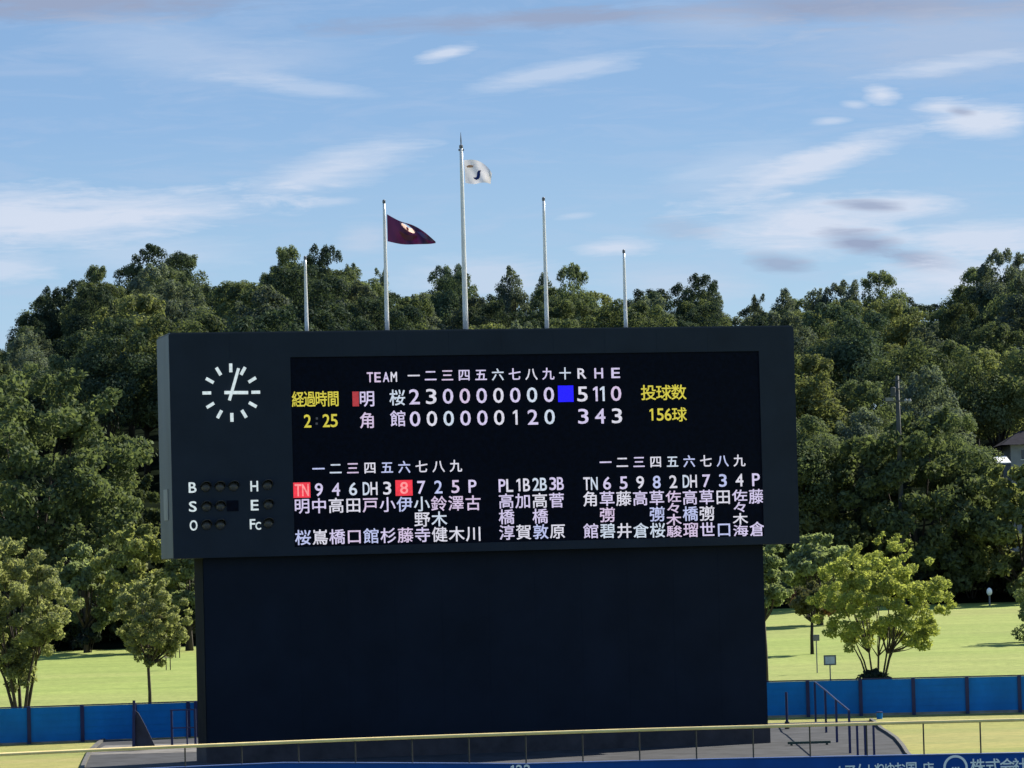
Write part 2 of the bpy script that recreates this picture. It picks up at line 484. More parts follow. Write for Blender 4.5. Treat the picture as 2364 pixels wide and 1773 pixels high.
# ------------------------------------------------------------------ scoreboard
YAW, WID = 0.2337, 23.8895
BO = Vector((-12.5074, 152.3, 0)); BA = Vector((math.cos(YAW), math.sin(YAW), 0)); BN = Vector((math.sin(YAW), -math.cos(YAW), 0))
ZT, ZB, DEPTH = 17.7236, 9.5054, 3.0
BF = Frame(BO, BA, BN)
PXM = F_PX / 155.0
board = thing('scoreboard', BO + BA * WID / 2 - BN * DEPTH / 2 + Vector((0, 0, 2.0)), 'huge black baseball scoreboard on a dark tower, lit with Japanese line-ups', 'scoreboard')
m = MB()
S0, S1, SZT = 4.4834, 22.4957, 16.8218
SZB = BF.uv(1120, 1258)[1]
SZB = ZB + .32
# cabinet as a shell with a recess where the screen sits (four frame bars round it, back box behind)
BK = -BN
def bbox(mb, u0, u1, d0, d1, z0, z1, mi=0):     # d = distance behind the front plane
    mb.box(BF.pt(u0, z0, -d0), BA * (u1 - u0), BK * (d1 - d0), (0, 0, z1 - z0), mi)
bbox(m, .0, WID, .13, DEPTH, ZB, ZT)
bbox(m, 0, S0, 0, .13, ZB, ZT); bbox(m, S1, WID, 0, .13, ZB, ZT)
bbox(m, S0, S1, 0, .13, SZT, ZT); bbox(m, S0, S1, 0, .13, ZB, SZB)
cab = m.build('cabinet', M_CAB, board)
m = MB(); bbox(m, -.02, -.004, .03, DEPTH - .03, ZB + .02, ZT - .02)
side = m.build('side_panel', M_SIDE, board)
m = MB(); bbox(m, -.05, -.024, .9, 1.9, BF.uv(385, 1200)[1], BF.uv(385, 1128)[1])
m.build('service_hatch', M_SIDE2, board)
m = MB(); bbox(m, .04, WID - .04, .06, DEPTH, ZT + .002, ZT + .06); m.build('roof_edge', M_DARK, board)
m = MB()
bbox(m, S0 + .003, S1 - .003, .055, .128, SZB + .003, SZT - .003)
screen = m.build('screen', M_SCREEN, board)
# module joints of the screen stay in its mesh
TF = Frame(BO - BN * .45, BA, BN)
tu0, tu1 = TF.uv(474, 1500)[0], TF.uv(1768, 1500)[0]
m = MB(); m.box(TF.pt(tu0, 2.6), BA * (tu1 - tu0), BK * 2.1, (0, 0, ZB - 2.6)); tower = m.build('tower', M_TOWER, board)
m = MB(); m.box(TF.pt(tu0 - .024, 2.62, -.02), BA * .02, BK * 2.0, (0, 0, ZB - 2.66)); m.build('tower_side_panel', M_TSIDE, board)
m = MB(); m.box(TF.pt(tu0 - .06, 1.6, .08), BA * (tu1 - tu0 + .12), BK * 2.3, (0, 0, 1.0)); m.build('base', M_PLINTH, board)
# raised seams on the tower cladding
m = MB()
for i in range(1, 12):
    u = tu0 + (tu1 - tu0) * i / 12
    m.box(TF.pt(u - .006, 2.64, .004), BA * .012, BK * .004, (0, 0, ZB - 2.7))
m.build('cladding_seams', M_TOWER, tower)
m = MB()
for u in [S0 * .5] + [S0 + (S1 - S0) * i / 9 for i in range(1, 9)]:
    bbox(m, u - .01, u + .01, -.006, .0, SZT + .03, ZT - .02)
m.build('cabinet_seams', M_CAB, cab)

LEDS = [led('led_lavender', (206, 197, 230)), led('led_white', (214, 213, 226)), led('led_pink', (208, 190, 220)), led('led_blue', (184, 192, 232)), led('led_ice', (200, 212, 228))]
M_CLOCK = led('lit_white', (205, 220, 224), 1.0)  # emission keeps clock marks and count letters white on the shaded front
L_YEL = led('led_yellow', (206, 196, 62)); L_RED = led('led_red', (236, 52, 66), 1.0); L_BLUE = led('led_deep_blue', (24, 0, 255), 1.1); L_PALE = led('led_pale_red', (255, 150, 150))
L_DRED = led('led_dim_red', (170, 50, 52))
SF = Frame(BO - BN * .055, BA, BN)
rng = random.Random(7)
def row(name, items, size, mats=None, parent=None, frame=None, lift=.012, tint=None):
    """items: (text, px, py[, w, h]) in photo pixels; one mesh for the row"""
    fr = frame or SF
    mb = MB()
    ms = mats or LEDS
    for it in items:
        tx, px, py = it[:3]
        w, h = it[3:5] if len(it) > 3 else size
        u, v = fr.uv(px, py)
        w, h = w / PXM, h / PXM
        if len(tx) == 1:
            mi = 0 if len(ms) == 1 else (tint[0] if tint else rng.choice([0, 0, 0, 1, 1, 1, 2, 3, 4]))
            glyph(mb, fr, tx, u, v, w, h, mi, lift)
        else:
            n = len(tx); cw = w / n
            for i, ch in enumerate(tx):
                mi = 0 if len(ms) == 1 else rng.choice([0, 1, 1, 4])
                glyph(mb, fr, ch, u + (i - (n - 1) / 2) * cw, v, cw * .86, h, mi, lift)
    return mb.build(name, ms, parent or screen)
def rect(name, px, py, w, h, m_, lift=.006, parent=None, fr=None):
    fr = fr or SF
    u, v = fr.uv(px, py); w, h = w / PXM, h / PXM
    mb = MB()
    mb.box(fr.pt(u - w / 2, v - h / 2, .001), fr.a * w, fr.n * (-1) * -lift, (0, 0, h))
    return mb.build(name, m_, parent or screen)
def line(txts, x0, y0, x1, y1, n=None):
    n = n or len(txts)
    return [(t, x0 + (x1 - x0) * i / (n - 1), y0 + (y1 - y0) * i / (n - 1)) for i, t in enumerate(txts) if t != ' ']
WH = (25, 26)
row('inning_heading_lettering', line('一二三四五六七八九十', 955, 868, 955 + 38.8 * 9, 868 - 7 * .75), WH)
row('totals_heading_lettering', line('RHE', 955 + 38.8 * 10, 862.2, 1421, 861), (20, 23))
row('team_heading_lettering', [('T', 854, 871), ('E', 871.5, 871), ('A', 891, 870.5), ('M', 909, 870)], (14, 22))
row('team_name_lettering', [('明', 847, 921), ('桜', 917, 918.5)], (32, 34))
row('team_name_lettering', [('角', 848, 971), ('館', 919, 967)], (32, 34))
it = line('230000000 5 0', 956.5, 916, 1422, 908.5, 13) + [('1', 1376, 909.3, 13, 34), ('1', 1392, 909, 13, 34)]
row('score_lettering', it, (24, 34))
row('score_lettering', line('000000120 343', 958, 967, 1424, 960, 13), (24, 34))
rect('inning_marker', 1306, 909, 37, 38, L_BLUE)
rect('batting_marker', 821, 921, 15, 34, L_DRED)
row('elapsed_time_lettering', [('経', 687.6, 922.5), ('過', 714.4, 922), ('時', 741, 921.5), ('間', 769, 921)], (24, 33), [L_YEL])
row('elapsed_time_lettering', [('2', 710, 972), ('2', 753, 971), ('5', 771, 971)], (16, 29), [L_YEL])
L_DIM = led('led_dim', (52, 54, 56))
rect('colon', 731.5, 966, 5, 5, L_DIM); rect('colon', 731, 978, 5, 5, L_DIM)
row('pitch_count_lettering', [('投', 1497, 907), ('球', 1532, 907), ('数', 1566.5, 906)], (32, 33), [L_YEL])
row('pitch_count_lettering', [('1', 1505, 957, 11, 28), ('5', 1524, 957), ('6', 1542, 957), ('球', 1568, 957.5, 31, 31)], (16, 28), [L_YEL])
row('batting_order_lettering', line('一二三四五六七八九', 735, 1083, 1052, 1076), WH)
row('batting_order_lettering', line('一二三四五六七八九', 1397.7, 1068, 1706.6, 1063.7), WH)
def posrow(txts, x0, y0, x1, y1, skip=()):
    items = []
    for i, (t, x, y) in enumerate(line(txts, x0, y0, x1, y1)):
        if i in skip: continue
        items.append((t, x, y, 36 if len(t) > 1 else 18, 29))
    return items
row('field_positions_lettering', posrow(['TN', '9', '4', '6', 'DH', '3', '8', '7', '2', '5', 'P'], 696.7, 1131.5, 1090.6, 1122.5, (0, 6)), (18, 29))
row('field_positions_lettering', posrow(['PL', '1B', '2B', '3B'], 1167.7, 1121, 1284.7, 1116.5), (18, 29))
row('field_positions_lettering', posrow(['TN', '6', '5', '9', '8', '2', 'DH', '7', '3', '4', 'P'], 1363, 1116.5, 1745, 1107.4), (18, 29))
rect('highlight', 696.5, 1131.5, 40, 35, L_RED); rect('highlight', 932.6, 1126.4, 40, 36, L_RED)
row('highlight_lettering', [('TN', 696.5, 1131.5, 34, 27)], (18, 27), [L_PALE], lift=.014)
row('highlight_lettering', [('8', 932.6, 1126.4, 18, 27)], (18, 27), [L_PALE], lift=.014)
SZ = (32, 32)
def names(cols, x0t, yt0, x1t, yt1, xm0, ym0, x0b, yb0, x1b, yb1):
    n = len(cols)
    for i, c in enumerate(cols):
        t = i / (n - 1)
        xt, yt = x0t + (x1t - x0t) * t, yt0 + (yt1 - yt0) * t
        xb, yb = x0b + (x1b - x0b) * t, yb0 + (yb1 - yb0) * t
        if len(c) == 2: its = [(c[0], xt, yt), (c[1], xb, yb)]
        elif len(c) == 3: its = [(c[0], xt, yt), (c[1], (xt + xb) / 2, (yt + yb) / 2), (c[2], xb, yb)]
        else: its = [(ch, xt + (xb - xt) * k / 3, yt - 3 + (yb - yt + 6) * k / 3, 32, 25) for k, ch in enumerate(c)]
        row('player_name_lettering', its, SZ)
names(['明桜', '中嶌', '高橋', '田口', '戸館', '小杉', '伊藤', '小野寺', '鈴木健', '澤木', '古川'], 697, 1169, 1092, 1161.7, 0, 0, 699.4, 1241.5, 1093.6, 1232.5)
names(['高橋淳', '加賀', '高橋敦', '菅原'], 1168.6, 1157.5, 1284.7, 1155.5, 0, 0, 1170, 1230, 1287, 1227)
names(['角館', '草彅碧', '藤井', '高倉', '草彅桜', '佐々木駿', '高橋瑠', '草彅世', '田口', '佐々木海', '藤倉'], 1363, 1152.6, 1745.8, 1146.6, 0, 0, 1364.5, 1226.5, 1748, 1222)

# clock on the cabinet
cu_, cv_ = BF.uv(533.8, 906.4)
def bar(mb, r0, r1, ang, w, lift):     # ang clockwise from 12
    d = BA * math.sin(ang) + Vector((0, 0, 1)) * math.cos(ang)
    s = BA * math.cos(ang) - Vector((0, 0, 1)) * math.sin(ang)
    c = BF.pt(cu_, cv_, lift)
    mb.box(c + d * r0 - s * w / 2, s * w, BK * .03, d * (r1 - r0))
m = MB()
for k in range(24):
    t0, t1 = 2 * math.pi * k / 24, 2 * math.pi * (k + 1) / 24
    P = lambda t, h: BF.pt(cu_ + math.cos(t) * .06, cv_ + math.sin(t) * .06, h)
    m.add([BF.pt(cu_, cv_, .10), P(t0, .10), P(t1, .10)], [(0, 1, 2)])
    m.add([P(t0, .0), P(t1, .0), P(t1, .10), P(t0, .10)], [(0, 1, 2, 3)])
clock = m.build('clock', M_CLOCK, board)
for k in range(12):
    m = MB(); bar(m, .75, 1.07, math.pi * k / 6, .115, .035); m.build('hour_mark', M_CLOCK, clock)
m = MB(); bar(m, -.26, .62, R(91), .12, .06); m.build('hour_hand', M_CLOCK, clock)
m = MB(); bar(m, -.30, .93, R(17.5), .105, .095); m.build('minute_hand', M_CLOCK, clock)
# ball count lamps and their letters, emission added to show white in shade
LETT = [('B', 444.4, 1125.5), ('S', 445, 1169.4), ('O', 446.8, 1213), ('H', 586.8, 1122.4), ('E', 587.8, 1166.2), ('F', 583, 1210), ('C', 596, 1214)]
for ch, x, y in LETT:
    row('lit_lettering', [(ch, x, y, 17 if ch not in 'FC' else 12, 23 if ch not in 'FC' else (22 if ch == 'F' else 17))], (17, 23), [M_CLOCK], board, BF)
LAMPS = [(474.8, 1124.5), (507.5, 1123.8), (539, 1123), (476.5, 1169.5), (508.5, 1168.7), (476.5, 1212.5), (508.5, 1211.5), (617, 1120.2), (619, 1164.8), (619, 1208)]
for (x, y) in LAMPS:
    u, v = BF.uv(x, y); r = .175
    m = MB()
    N = 20
    ring = [[BF.pt(u + math.cos(2 * math.pi * k / N) * r * q, v + math.sin(2 * math.pi * k / N) * r * q, h) for k in range(N)] for q, h in ((1, .0), (1, .03), (.75, .06), (.4, .085))]
    vs = [p for rg in ring for p in rg] + [BF.pt(u, v, .09)]
    fs = [(j * N + k, j * N + (k + 1) % N, (j + 1) * N + (k + 1) % N, (j + 1) * N + k) for j in range(3) for k in range(N)] + [(3 * N + k, 3 * N + (k + 1) % N, 4 * N) for k in range(N)]
    m.add(vs, fs); lamp = m.build('count_lamp', M_LAMP, board, True)
    m = MB()
    for k in range(10):
        t0, t1 = math.pi * k / 10, math.pi * (k + 1) / 10
        q = lambda t, rr, h: BF.pt(u + math.cos(t) * rr, v + math.sin(t) * rr, h)
        d0, d1 = .06 + .26 * math.sin(t0), .06 + .26 * math.sin(t1)
        m.hexa([q(t0, .19, 0), q(t0, .19, d0), q(t1, .19, d1), q(t1, .19, 0), q(t0, .215, 0), q(t0, .215, d0), q(t1, .215, d1), q(t1, .215, 0)])
    m.build('visor', M_DARK, lamp)
u, v = BF.uv(537, 1167.8); m = MB(); m.box(BF.pt(u - .22, v - .2, .0), BA * .44, BN * .012, (0, 0, .4)); m.build('lamp_cover', M_SCREEN, board)

# ------------------------------------------------------------------ flagpoles and flags
POLES = [(710, 769, 706, 600, .078, 'short white flagpole at the left end of the row on the scoreboard roof'),
         (897, 765, 889, 470, .085, 'white flagpole flying the purple flag on the scoreboard roof'),
         (1082, 762, 1065, 343, .105, 'tallest white flagpole with a spiked tip, flying the white flag'),
         (1267, 760, 1256, 464, .085, 'bare white flagpole right of the tallest one on the scoreboard roof'),
         (1448, 758, 1440, 585, .078, 'short bare white flagpole at the right end of the scoreboard roof row')]
PF = Frame(BO - BN * 1.6, BA, BN)
pole_y = []
for i, (bx, by, tx, ty, r, lab) in enumerate(POLES):
    u, _ = PF.uv((bx * .6 + tx * .4), by)
    base = PF.pt(u, ZT + .06)
    top = at(tx, ty, base.y).z
    t = thing('flagpole', base, lab, 'flagpole', 'flagpoles on the scoreboard roof')
    m = MB(); n = 8
    m.tube([base + Vector((0, 0, (top - base.z) * k / n)) for k in range(n + 1)], [r * (1 - .42 * k / n) for k in range(n + 1)], 14)
    m.build('pole', M_POLE, t, True)
    m = MB(); m.tube([base, base + Vector((0, 0, .05)), base + Vector((0, 0, .07))], [.2, .2, .12], 14); m.build('base_plate', M_DARK, t)
    tp = Vector((base.x, base.y, top))
    m = MB(); m.tube([tp + Vector((0, 0, .002)), tp + Vector((0, 0, .03)), tp + Vector((0, 0, .12)), tp + Vector((0, 0, .15))], [r * .5, r * .7, r * .7, r * .3], 12); m.build('cap', M_SIGNG, t)
    if i == 2:
        m = MB(); m.tube([tp + Vector((0, 0, .15)), tp + Vector((0, 0, .3)), tp + Vector((0, 0, .62))], [.022, .028, .006], 8); m.build('spike', M_SIGNG, t)
        m = MB(); m.cbox(tp + Vector((0, 0, -.05)), .20, .07, .07, YAW); m.build('truck', M_SIGNG, t)
    m = MB(); m.tube([base + BN * (r + .05) + Vector((0, 0, .4)), tp + BN * (r * .6 + .05) + Vector((0, 0, -.05))], .008, 5); m.build('halyard', M_POLE, t)
    pole_y.append(base.y)

def cloth_mat(name, c, trans):
    m = bpy.data.materials.new(name); m.use_nodes = True
    t = m.node_tree; B = NB(t)
    for n in list(t.nodes): t.nodes.remove(n)
    tcn = B.node('ShaderNodeTexCoord'); nz = B.noise(tcn.outputs['Object'], 3, 4)
    cc = B.ramp(nz.outputs[0], [(.3, tuple(x * .85 for x in c)), (.7, c)])
    d = B.node('ShaderNodeBsdfDiffuse'); tr = B.node('ShaderNodeBsdfTranslucent'); mx = B.node('ShaderNodeMixShader')
    gl = B.node('ShaderNodeBsdfSheen') if False else B.node('ShaderNodeBsdfGlossy'); gl.inputs['Roughness'].default_value = .4
    t.links.new(cc, d.inputs[0]); t.links.new(cc, tr.inputs[0]); mx.inputs[0].default_value = trans
    t.links.new(d.outputs[0], mx.inputs[1]); t.links.new(tr.outputs[0], mx.inputs[2])
    m2 = B.node('ShaderNodeMixShader'); m2.inputs[0].default_value = .04
    t.links.new(mx.outputs[0], m2.inputs[1]); t.links.new(gl.outputs[0], m2.inputs[2])
    o = B.node('ShaderNodeOutputMaterial'); t.links.new(m2.outputs[0], o.inputs[0])
    return m
M_FPUR = cloth_mat('purple_cloth', (.055, .006, .046), .3)
M_FLIL = cloth_mat('sheen_lilac', (.16, .10, .22), .3)  # colour of the sheen painted near the fly end
M_FWHT = cloth_mat('white_cloth', (.80, .78, .84), .25)
M_EBLUE = cloth_mat('emblem_blue', (.004, .02, .14), .1)
M_EORG = cloth_mat('emblem_orange', (.60, .36, .22), .3)
M_EPINK = cloth_mat('emblem_glare_pink', (.85, .58, .50), .7)  # crest colour made pale to carry the sun glare on the fold
M_ERED = cloth_mat('emblem_dark_red', (.20, .03, .04), .3)
def flag(label, cat, D, top, bot, m_, embl, amp, ph, holes=()):
    f6 = lambda p: (860 + p[0] / 6.38, 340 + p[1] / 6.38)
    top, bot = [f6(p) for p in top], [f6(p) for p in bot]
    def poly(pl, s):
        k = s * (len(pl) - 1); i = min(int(k), len(pl) - 2); t = k - i
        q = lambda j: pl[max(0, min(len(pl) - 1, j))]
        out = []
        for c in (0, 1):
            p0, p1, p2, p3 = q(i - 1)[c], q(i)[c], q(i + 1)[c], q(i + 2)[c]
            out.append(.5 * (2 * p1 + (p2 - p0) * t + (2 * p0 - 5 * p1 + 4 * p2 - p3) * t * t + (3 * p1 - p0 - 3 * p2 + p3) * t ** 3))
        return out
    def depth(px, py):
        a = (px - top[0][0]) / 110.0
        return D + amp * a * math.sin(px * .085 + py * .05 + ph) + amp * .35 * a * math.sin(px * .19 - py * .11 + ph * 2) - .10
    def P(s, t):
        a, b = poly(top, s), poly(bot, s)
        px, py = a[0] + (b[0] - a[0]) * t, a[1] + (b[1] - a[1]) * t
        return px, py
    NS, NT = 90, 45
    mb = MB(); vs = []
    for i in range(NS + 1):
        for j in range(NT + 1):
            px, py = P(i / NS, j / NT); vs.append(at(px, py, depth(px, py)))
    q = NT + 1
    def hole(i, j):
        px, py = P((i + .5) / NS, (j + .5) / NT); x, y = (px - 860) * 6.38, (py - 340) * 6.38
        return any(((x - cx) * math.cos(an) + (y - cy) * math.sin(an)) ** 2 / a_ ** 2 + ((y - cy) * math.cos(an) - (x - cx) * math.sin(an)) ** 2 / b_ ** 2 < .85 for cx, cy, a_, b_, an in holes)
    mb.add(vs, [(i * q + j, i * q + j + 1, (i + 1) * q + j + 1, (i + 1) * q + j) for i in range(NS) for j in range(NT) if not hole(i, j)])
    fl = thing('flag', vs[0], label, cat)
    cl = mb.build('cloth', m_, fl, True)
    for name, pts, mm, off in embl:
        pts = [f6(p) for p in pts]
        n = len(pts); cx = sum(p[0] for p in pts) / n; cy = sum(p[1] for p in pts) / n
        mb = MB()
        bm = bmesh.new()
        vv = [bm.verts.new((p[0], p[1], 0)) for p in pts]
        bm.faces.new(vv)
        bmesh.ops.triangulate(bm, faces=bm.faces[:])
        bmesh.ops.subdivide_edges(bm, edges=bm.edges[:], cuts=2, use_grid_fill=True)
        bm.verts.ensure_lookup_table()
        mb.add([at(w.co.x, w.co.y, depth(w.co.x, w.co.y) - off) for w in bm.verts], [tuple(w.index for w in f.verts) for f in bm.faces])
        bm.free()
        mb.build(name, mm, cl, True)
def ell(cx, cy, a, b, ang, n=22):
    ca, sa = math.cos(ang), math.sin(ang)
    return [(cx + a * math.cos(t) * ca - b * math.sin(t) * sa, cy + a * math.cos(t) * sa + b * math.sin(t) * ca) for t in [2 * math.pi * k / n for k in range(n)]]
flag('purple flag with a crest painted pale with sun glare, streaming to a point from its pole', 'flag', pole_y[1],
     [(212, 985), (400, 1085), (600, 1150), (760, 1245), (928, 1388)], [(222, 1385), (450, 1430), (700, 1428), (840, 1424), (930, 1412)], M_FPUR,
     [('crest_border', [(390, 1230), (430, 1250), (500, 1290), (580, 1300), (660, 1290), (650, 1330), (580, 1375), (500, 1370), (430, 1310)], M_ERED, .02), ('crest', [(400, 1100), (440, 1118), (492, 1150), (520, 1182), (560, 1190), (612, 1216), (640, 1246), (618, 1266), (560, 1262), (526, 1236), (500, 1214), (462, 1196), (432, 1160), (408, 1126)], M_EPINK, .004), ('crest_mark', ell(515, 1200, 30, 14, R(60)), M_ERED, .02), ('fly_sheen', [(650, 1240), (720, 1250), (900, 1370), (880, 1395), (740, 1330)], M_FLIL, .02)], .22, .6,  # crest with glare in its colour, and a lilac patch as painted sheen
     [(525, 1190, 128, 34, R(36))])
flag('white flag with a blue hooked emblem rippling on the tallest pole', 'flag', pole_y[2],
     [(1345, 190), (1480, 183), (1600, 220), (1700, 300), (1758, 385)], [(1368, 525), (1500, 542), (1600, 522), (1680, 522), (1738, 542)], M_FWHT,
     [('emblem', [(1600, 340), (1560, 342), (1540, 372), (1538, 412), (1530, 438), (1508, 446), (1485, 438), (1494, 462), (1525, 482), (1560, 470), (1580, 440), (1585, 405), (1584, 370)], M_EBLUE, .02),
      ('emblem_band', [(1385, 275), (1430, 258), (1490, 268), (1480, 292), (1430, 300), (1392, 296)], M_EORG, .02)], .30, 2.2)

# ------------------------------------------------------------------ outfield wall with its advertising, and the guard rail on it
def wall_pt(x, z, back=0): return Vector((x, wall_y(x) + back, z))
def wt(x): return min(3.28, 2.98 - .043 * x) if x < 0 else max(2.86, 2.98 - .006 * x)
WT = 2.92
wall = thing('outfield_wall', (0, wall_y(0), 0), 'dark blue padded outfield wall with white lettering', 'wall')
xs = [-40 + i * 1.0 for i in range(81)]
m = MB()
for a, b in zip(xs, xs[1:]):
    m.hexa([wall_pt(a, -.02), wall_pt(b, -.02), wall_pt(b, -.02, .3), wall_pt(a, -.02, .3), wall_pt(a, wt(a) - .03), wall_pt(b, wt(b) - .03), wall_pt(b, wt(b) - .03, .3), wall_pt(a, wt(a) - .03, .3)])
pad = m.build('padding', M_WALL, wall)
m = MB()
for a, b in zip(xs, xs[1:]):
    m.hexa([wall_pt(a, wt(a) - .028, -.02), wall_pt(b, wt(b) - .028, -.02), wall_pt(b, wt(b) - .028, .33), wall_pt(a, wt(a) - .028, .33), wall_pt(a, wt(a), -.02), wall_pt(b, wt(b), -.02), wall_pt(b, wt(b), .33), wall_pt(a, wt(a), .33)])
m.build('top_trim', mat('trim_blue', (.05, .10, .28), .5, .1, 2), wall)
def wall_frame(px):
    x = (px - CX) / F_PX * 124
    for _ in range(6): x = (px - CX) / F_PX * wall_y(x) + .3 * 0
    # roll makes pixel columns lean; good enough for placing a letter
    p, q = wall_pt(x - .2, 0), wall_pt(x + .2, 0)
    a = (q - p).normalized()
    return Frame(wall_pt(x, 0), a, Vector((a.y, -a.x, 0)))
PXW = F_PX / 124
def wall_text(name, items):
    mb = MB()
    for ch, px, py, w, h in items:
        fr = wall_frame(px); u, v = fr.uv(px, py)
        glyph(mb, fr, ch, u, v, w / PXW, h / PXW, 0, .012)
    return mb.build(name, M_WTXT, pad)
wall_text('distance_number_lettering', [('1', 1184, 1778, 9, 23), ('2', 1199, 1777.5, 15, 23), ('2', 1217, 1777, 15, 23)])
wall_text('sponsor_lettering', [(c, x, y + 13, 23, 27) for c, x, y in [('ノ', 1932, 1768), ('ア', 1962, 1766), ('ム', 1987, 1763.5), ('い', 2015, 1763), ('り', 2033, 1763), ('ゆ', 2054, 1762), ('お', 2077, 1761.5), ('国', 2104, 1760.5), ('店', 2143, 1761.5)]])
wall_text('sponsor_lettering', [(c, x, y + 15, 30, 31) for c, x, y in [('株', 2257, 1754), ('式', 2292, 1753.5), ('会', 2325, 1753), ('社', 2355, 1752.5)]])
fr = wall_frame(2206); u, v = fr.uv(2206, 1771.5); m = MB(); N = 32
for k in range(N):
    t0, t1 = 2 * math.pi * k / N, 2 * math.pi * (k + 1) / N
    q = lambda t, r, h: fr.pt(u + math.cos(t) * r, v + math.sin(t) * r, h)
    m.hexa([q(t0, .295, .001), q(t0, .365, .001), q(t0, .365, .012), q(t0, .295, .012), q(t1, .295, .001), q(t1, .365, .001), q(t1, .365, .012), q(t1, .295, .012)])
for k in range(3): m.box(fr.pt(u - .11 + k * .085, v - .16, .001), fr.a * .05, fr.n * .011, (0, 0, .17))
m.build('ring_emblem', M_WTXT, pad)
rail = thing('guard_rail', (0, wall_y(0) + .15, wt(0)), 'cream padded rail on thin posts along the top of the outfield wall', 'railing')
m = MB()
RZ = 3.86
m.tube([wall_pt(x, RZ, .15) for x in xs], .05, 10)
m.build('rail', M_RAIL, rail, True)
x0p = 0
for k in range(-10, 12):
    px = 1664 + 165 / 3.113 + 131 * k
    if not -60 < px < 2430: continue
    x = (px - CX) / F_PX * 124
    x = (px - CX) / F_PX * wall_y(x) - .0 + .026 * (-4.7 + 4.2)
    m = MB(); m.tube([wall_pt(x, wt(x) - .01, .15), wall_pt(x, RZ - .045, .15)], .024, 8); m.build('post', M_RPOST, rail)

# ------------------------------------------------------------------ blue fence behind the scoreboard
def fence(label, pa, pb, posts, group='blue fence sections behind the scoreboard'):
    A, B_ = Vector(pa), Vector(pb)
    d = (B_ - A).normalized(); n = Vector((d.y, -d.x, 0))
    t = thing('blue_fence', A, label, 'fence', group)
    fr = Frame(A, d, n)
    us = []
    for px in posts:
        us.append(fr.uv(px, 1640)[0])
    us = sorted(us)
    ed = [0.0] + us + [(B_ - A).length]
    for a, b in zip(ed, ed[1:]):
        if b - a < .12: continue
        m = MB(); zz = gz((A + d * a).x, A.y) + .10
        m.box(fr.pt(a + .04, zz, -.03), d * (b - a - .08), n * .03, (0, 0, 1.42))
        for k in range(1, 5):                       # pressed ribs of the sheet
            m.box(fr.pt(a + .05, zz + k * .28, .001), d * (b - a - .1), n * .012, (0, 0, .03))
        m.build('panel', M_FENCE, t)
    for u in us:
        m = MB(); zz = gz((A + d * u).x, A.y)
        m.cbox(fr.pt(u, zz + .77, .02), .15, .12, 1.58, math.atan2(d.y, d.x)); m.build('post', M_FPOST, t, False, .008)
    m = MB(); zz = gz(A.x, A.y) + 1.53; m.box(fr.pt(0, zz, -.05), d * (B_ - A).length, n * .06, (0, 0, .05)); m.build('top_rail', M_FPOST, t)
    m = MB(); zz = gz(A.x, A.y); m.box(fr.pt(0, zz - .1, -.09), d * (B_ - A).length, n * .05, (0, 0, .2)); m.build('footing', M_CONC, t)
fence('blue sheet fence on the left of the scoreboard tower', (-23.5, 172.2, 0), (-12.2, 175.2, 0), [-57, 66, 189, 311, 434, 452])
fence('blue sheet fence on the right of the scoreboard tower', (9.8, 177.6, 0), (23.4, 176.6, 0), [1742, 1866, 1988, 2110, 2234, 2355])
# gate frame at the left end, by the tower
t = thing('gate_frame', at(425, 1685, 170), 'open dark blue gate frame between left fence and tower', 'gate')
for x in (397, 432, 451):
    q = at(x, 1700, 168.5); m = MB(); g = gz(q.x, 168.5)
    m.cbox((q.x, 168.5, g + .75), .09 if x != 432 else .06, .08, 1.55, 0); m.build('post', M_FPOST, t)
for zz in (.78, 1.5):
    a, b = at(397, 1650, 168.5).x, at(451, 1650, 168.5).x
    m = MB(); m.cbox(((a + b) / 2, 168.46, gz(a, 168.5) + zz), b - a, .05, .05); m.build('bar', M_FPOST, t)
# dark sloping ramp screen on the left
t = thing('ramp_screen', at(315, 1722, 166), 'dark triangular mesh screen standing against the left blue fence', 'screen')
def prism(pxs, D, th, name, mm, par):
    P_ = [at(x, y, D) for x, y in pxs]; n = len(P_); m = MB()
    m.add(P_ + [p + Vector((0, th, 0)) for p in P_], [tuple(range(n)), tuple(reversed(range(n, 2 * n)))] + [(i, (i + 1) % n, (i + 1) % n + n, i + n)[::-1] for i in range(n)])
    return m.build(name, mm, par)
prism([(312, 1723), (358, 1722), (334, 1672), (320, 1646), (312, 1640)], 166, .05, 'mesh_panel', M_RAMP, t)
prism([(305, 1726), (312, 1726), (312, 1617), (306, 1617)], 165.9, .1, 'post', M_FPOST, t)
# railing that comes forward along the path on the right
t = thing('path_railing', (12.4, 170, 2.05), 'dark blue post railing running forward along the path, right of tower', 'railing')
prev = None
rp = [(1882, 1575, 1668), (1906, 1594, 1684), (1931, 1616, 1706), (1961, 1641, 1731)]
for x, yt, yb in rp:
    D = 6.45 * F_PX / (yb - (1330 - .026 * (x - 1182))); a, b = at(x, yb, D), at(x, yt, D)
    a.z = gz(a.x, D) - .03
    m = MB(); m.cbox(((a.x + b.x) / 2, D, (a.z + b.z) / 2), .085, .085, b.z - a.z); m.build('post', M_FPOST, t)
    if prev:
        m = MB(); m.tube([prev, b], .03, 8); m.build('top_rail', M_FPOST, t)
    prev = b
t = thing('side_gate', (12, 144, 2.0), 'low dark barred gate at the end of the path railing', 'gate')
ptop = []
for x in (1978, 1996, 2016):
    D = 145.0; b = at(x, 1668, D); g = gz(b.x, D)
    m = MB(); m.cbox((b.x, D, (g + b.z) / 2), .075, .075, b.z - g); m.build('bar', M_FPOST, t); ptop.append(b)
m = MB(); m.tube([ptop[0] + Vector((-.25, 0, -.03)), ptop[-1] + Vector((0, 0, -.03))], .035, 8); m.build('top_rail', M_FPOST, t)
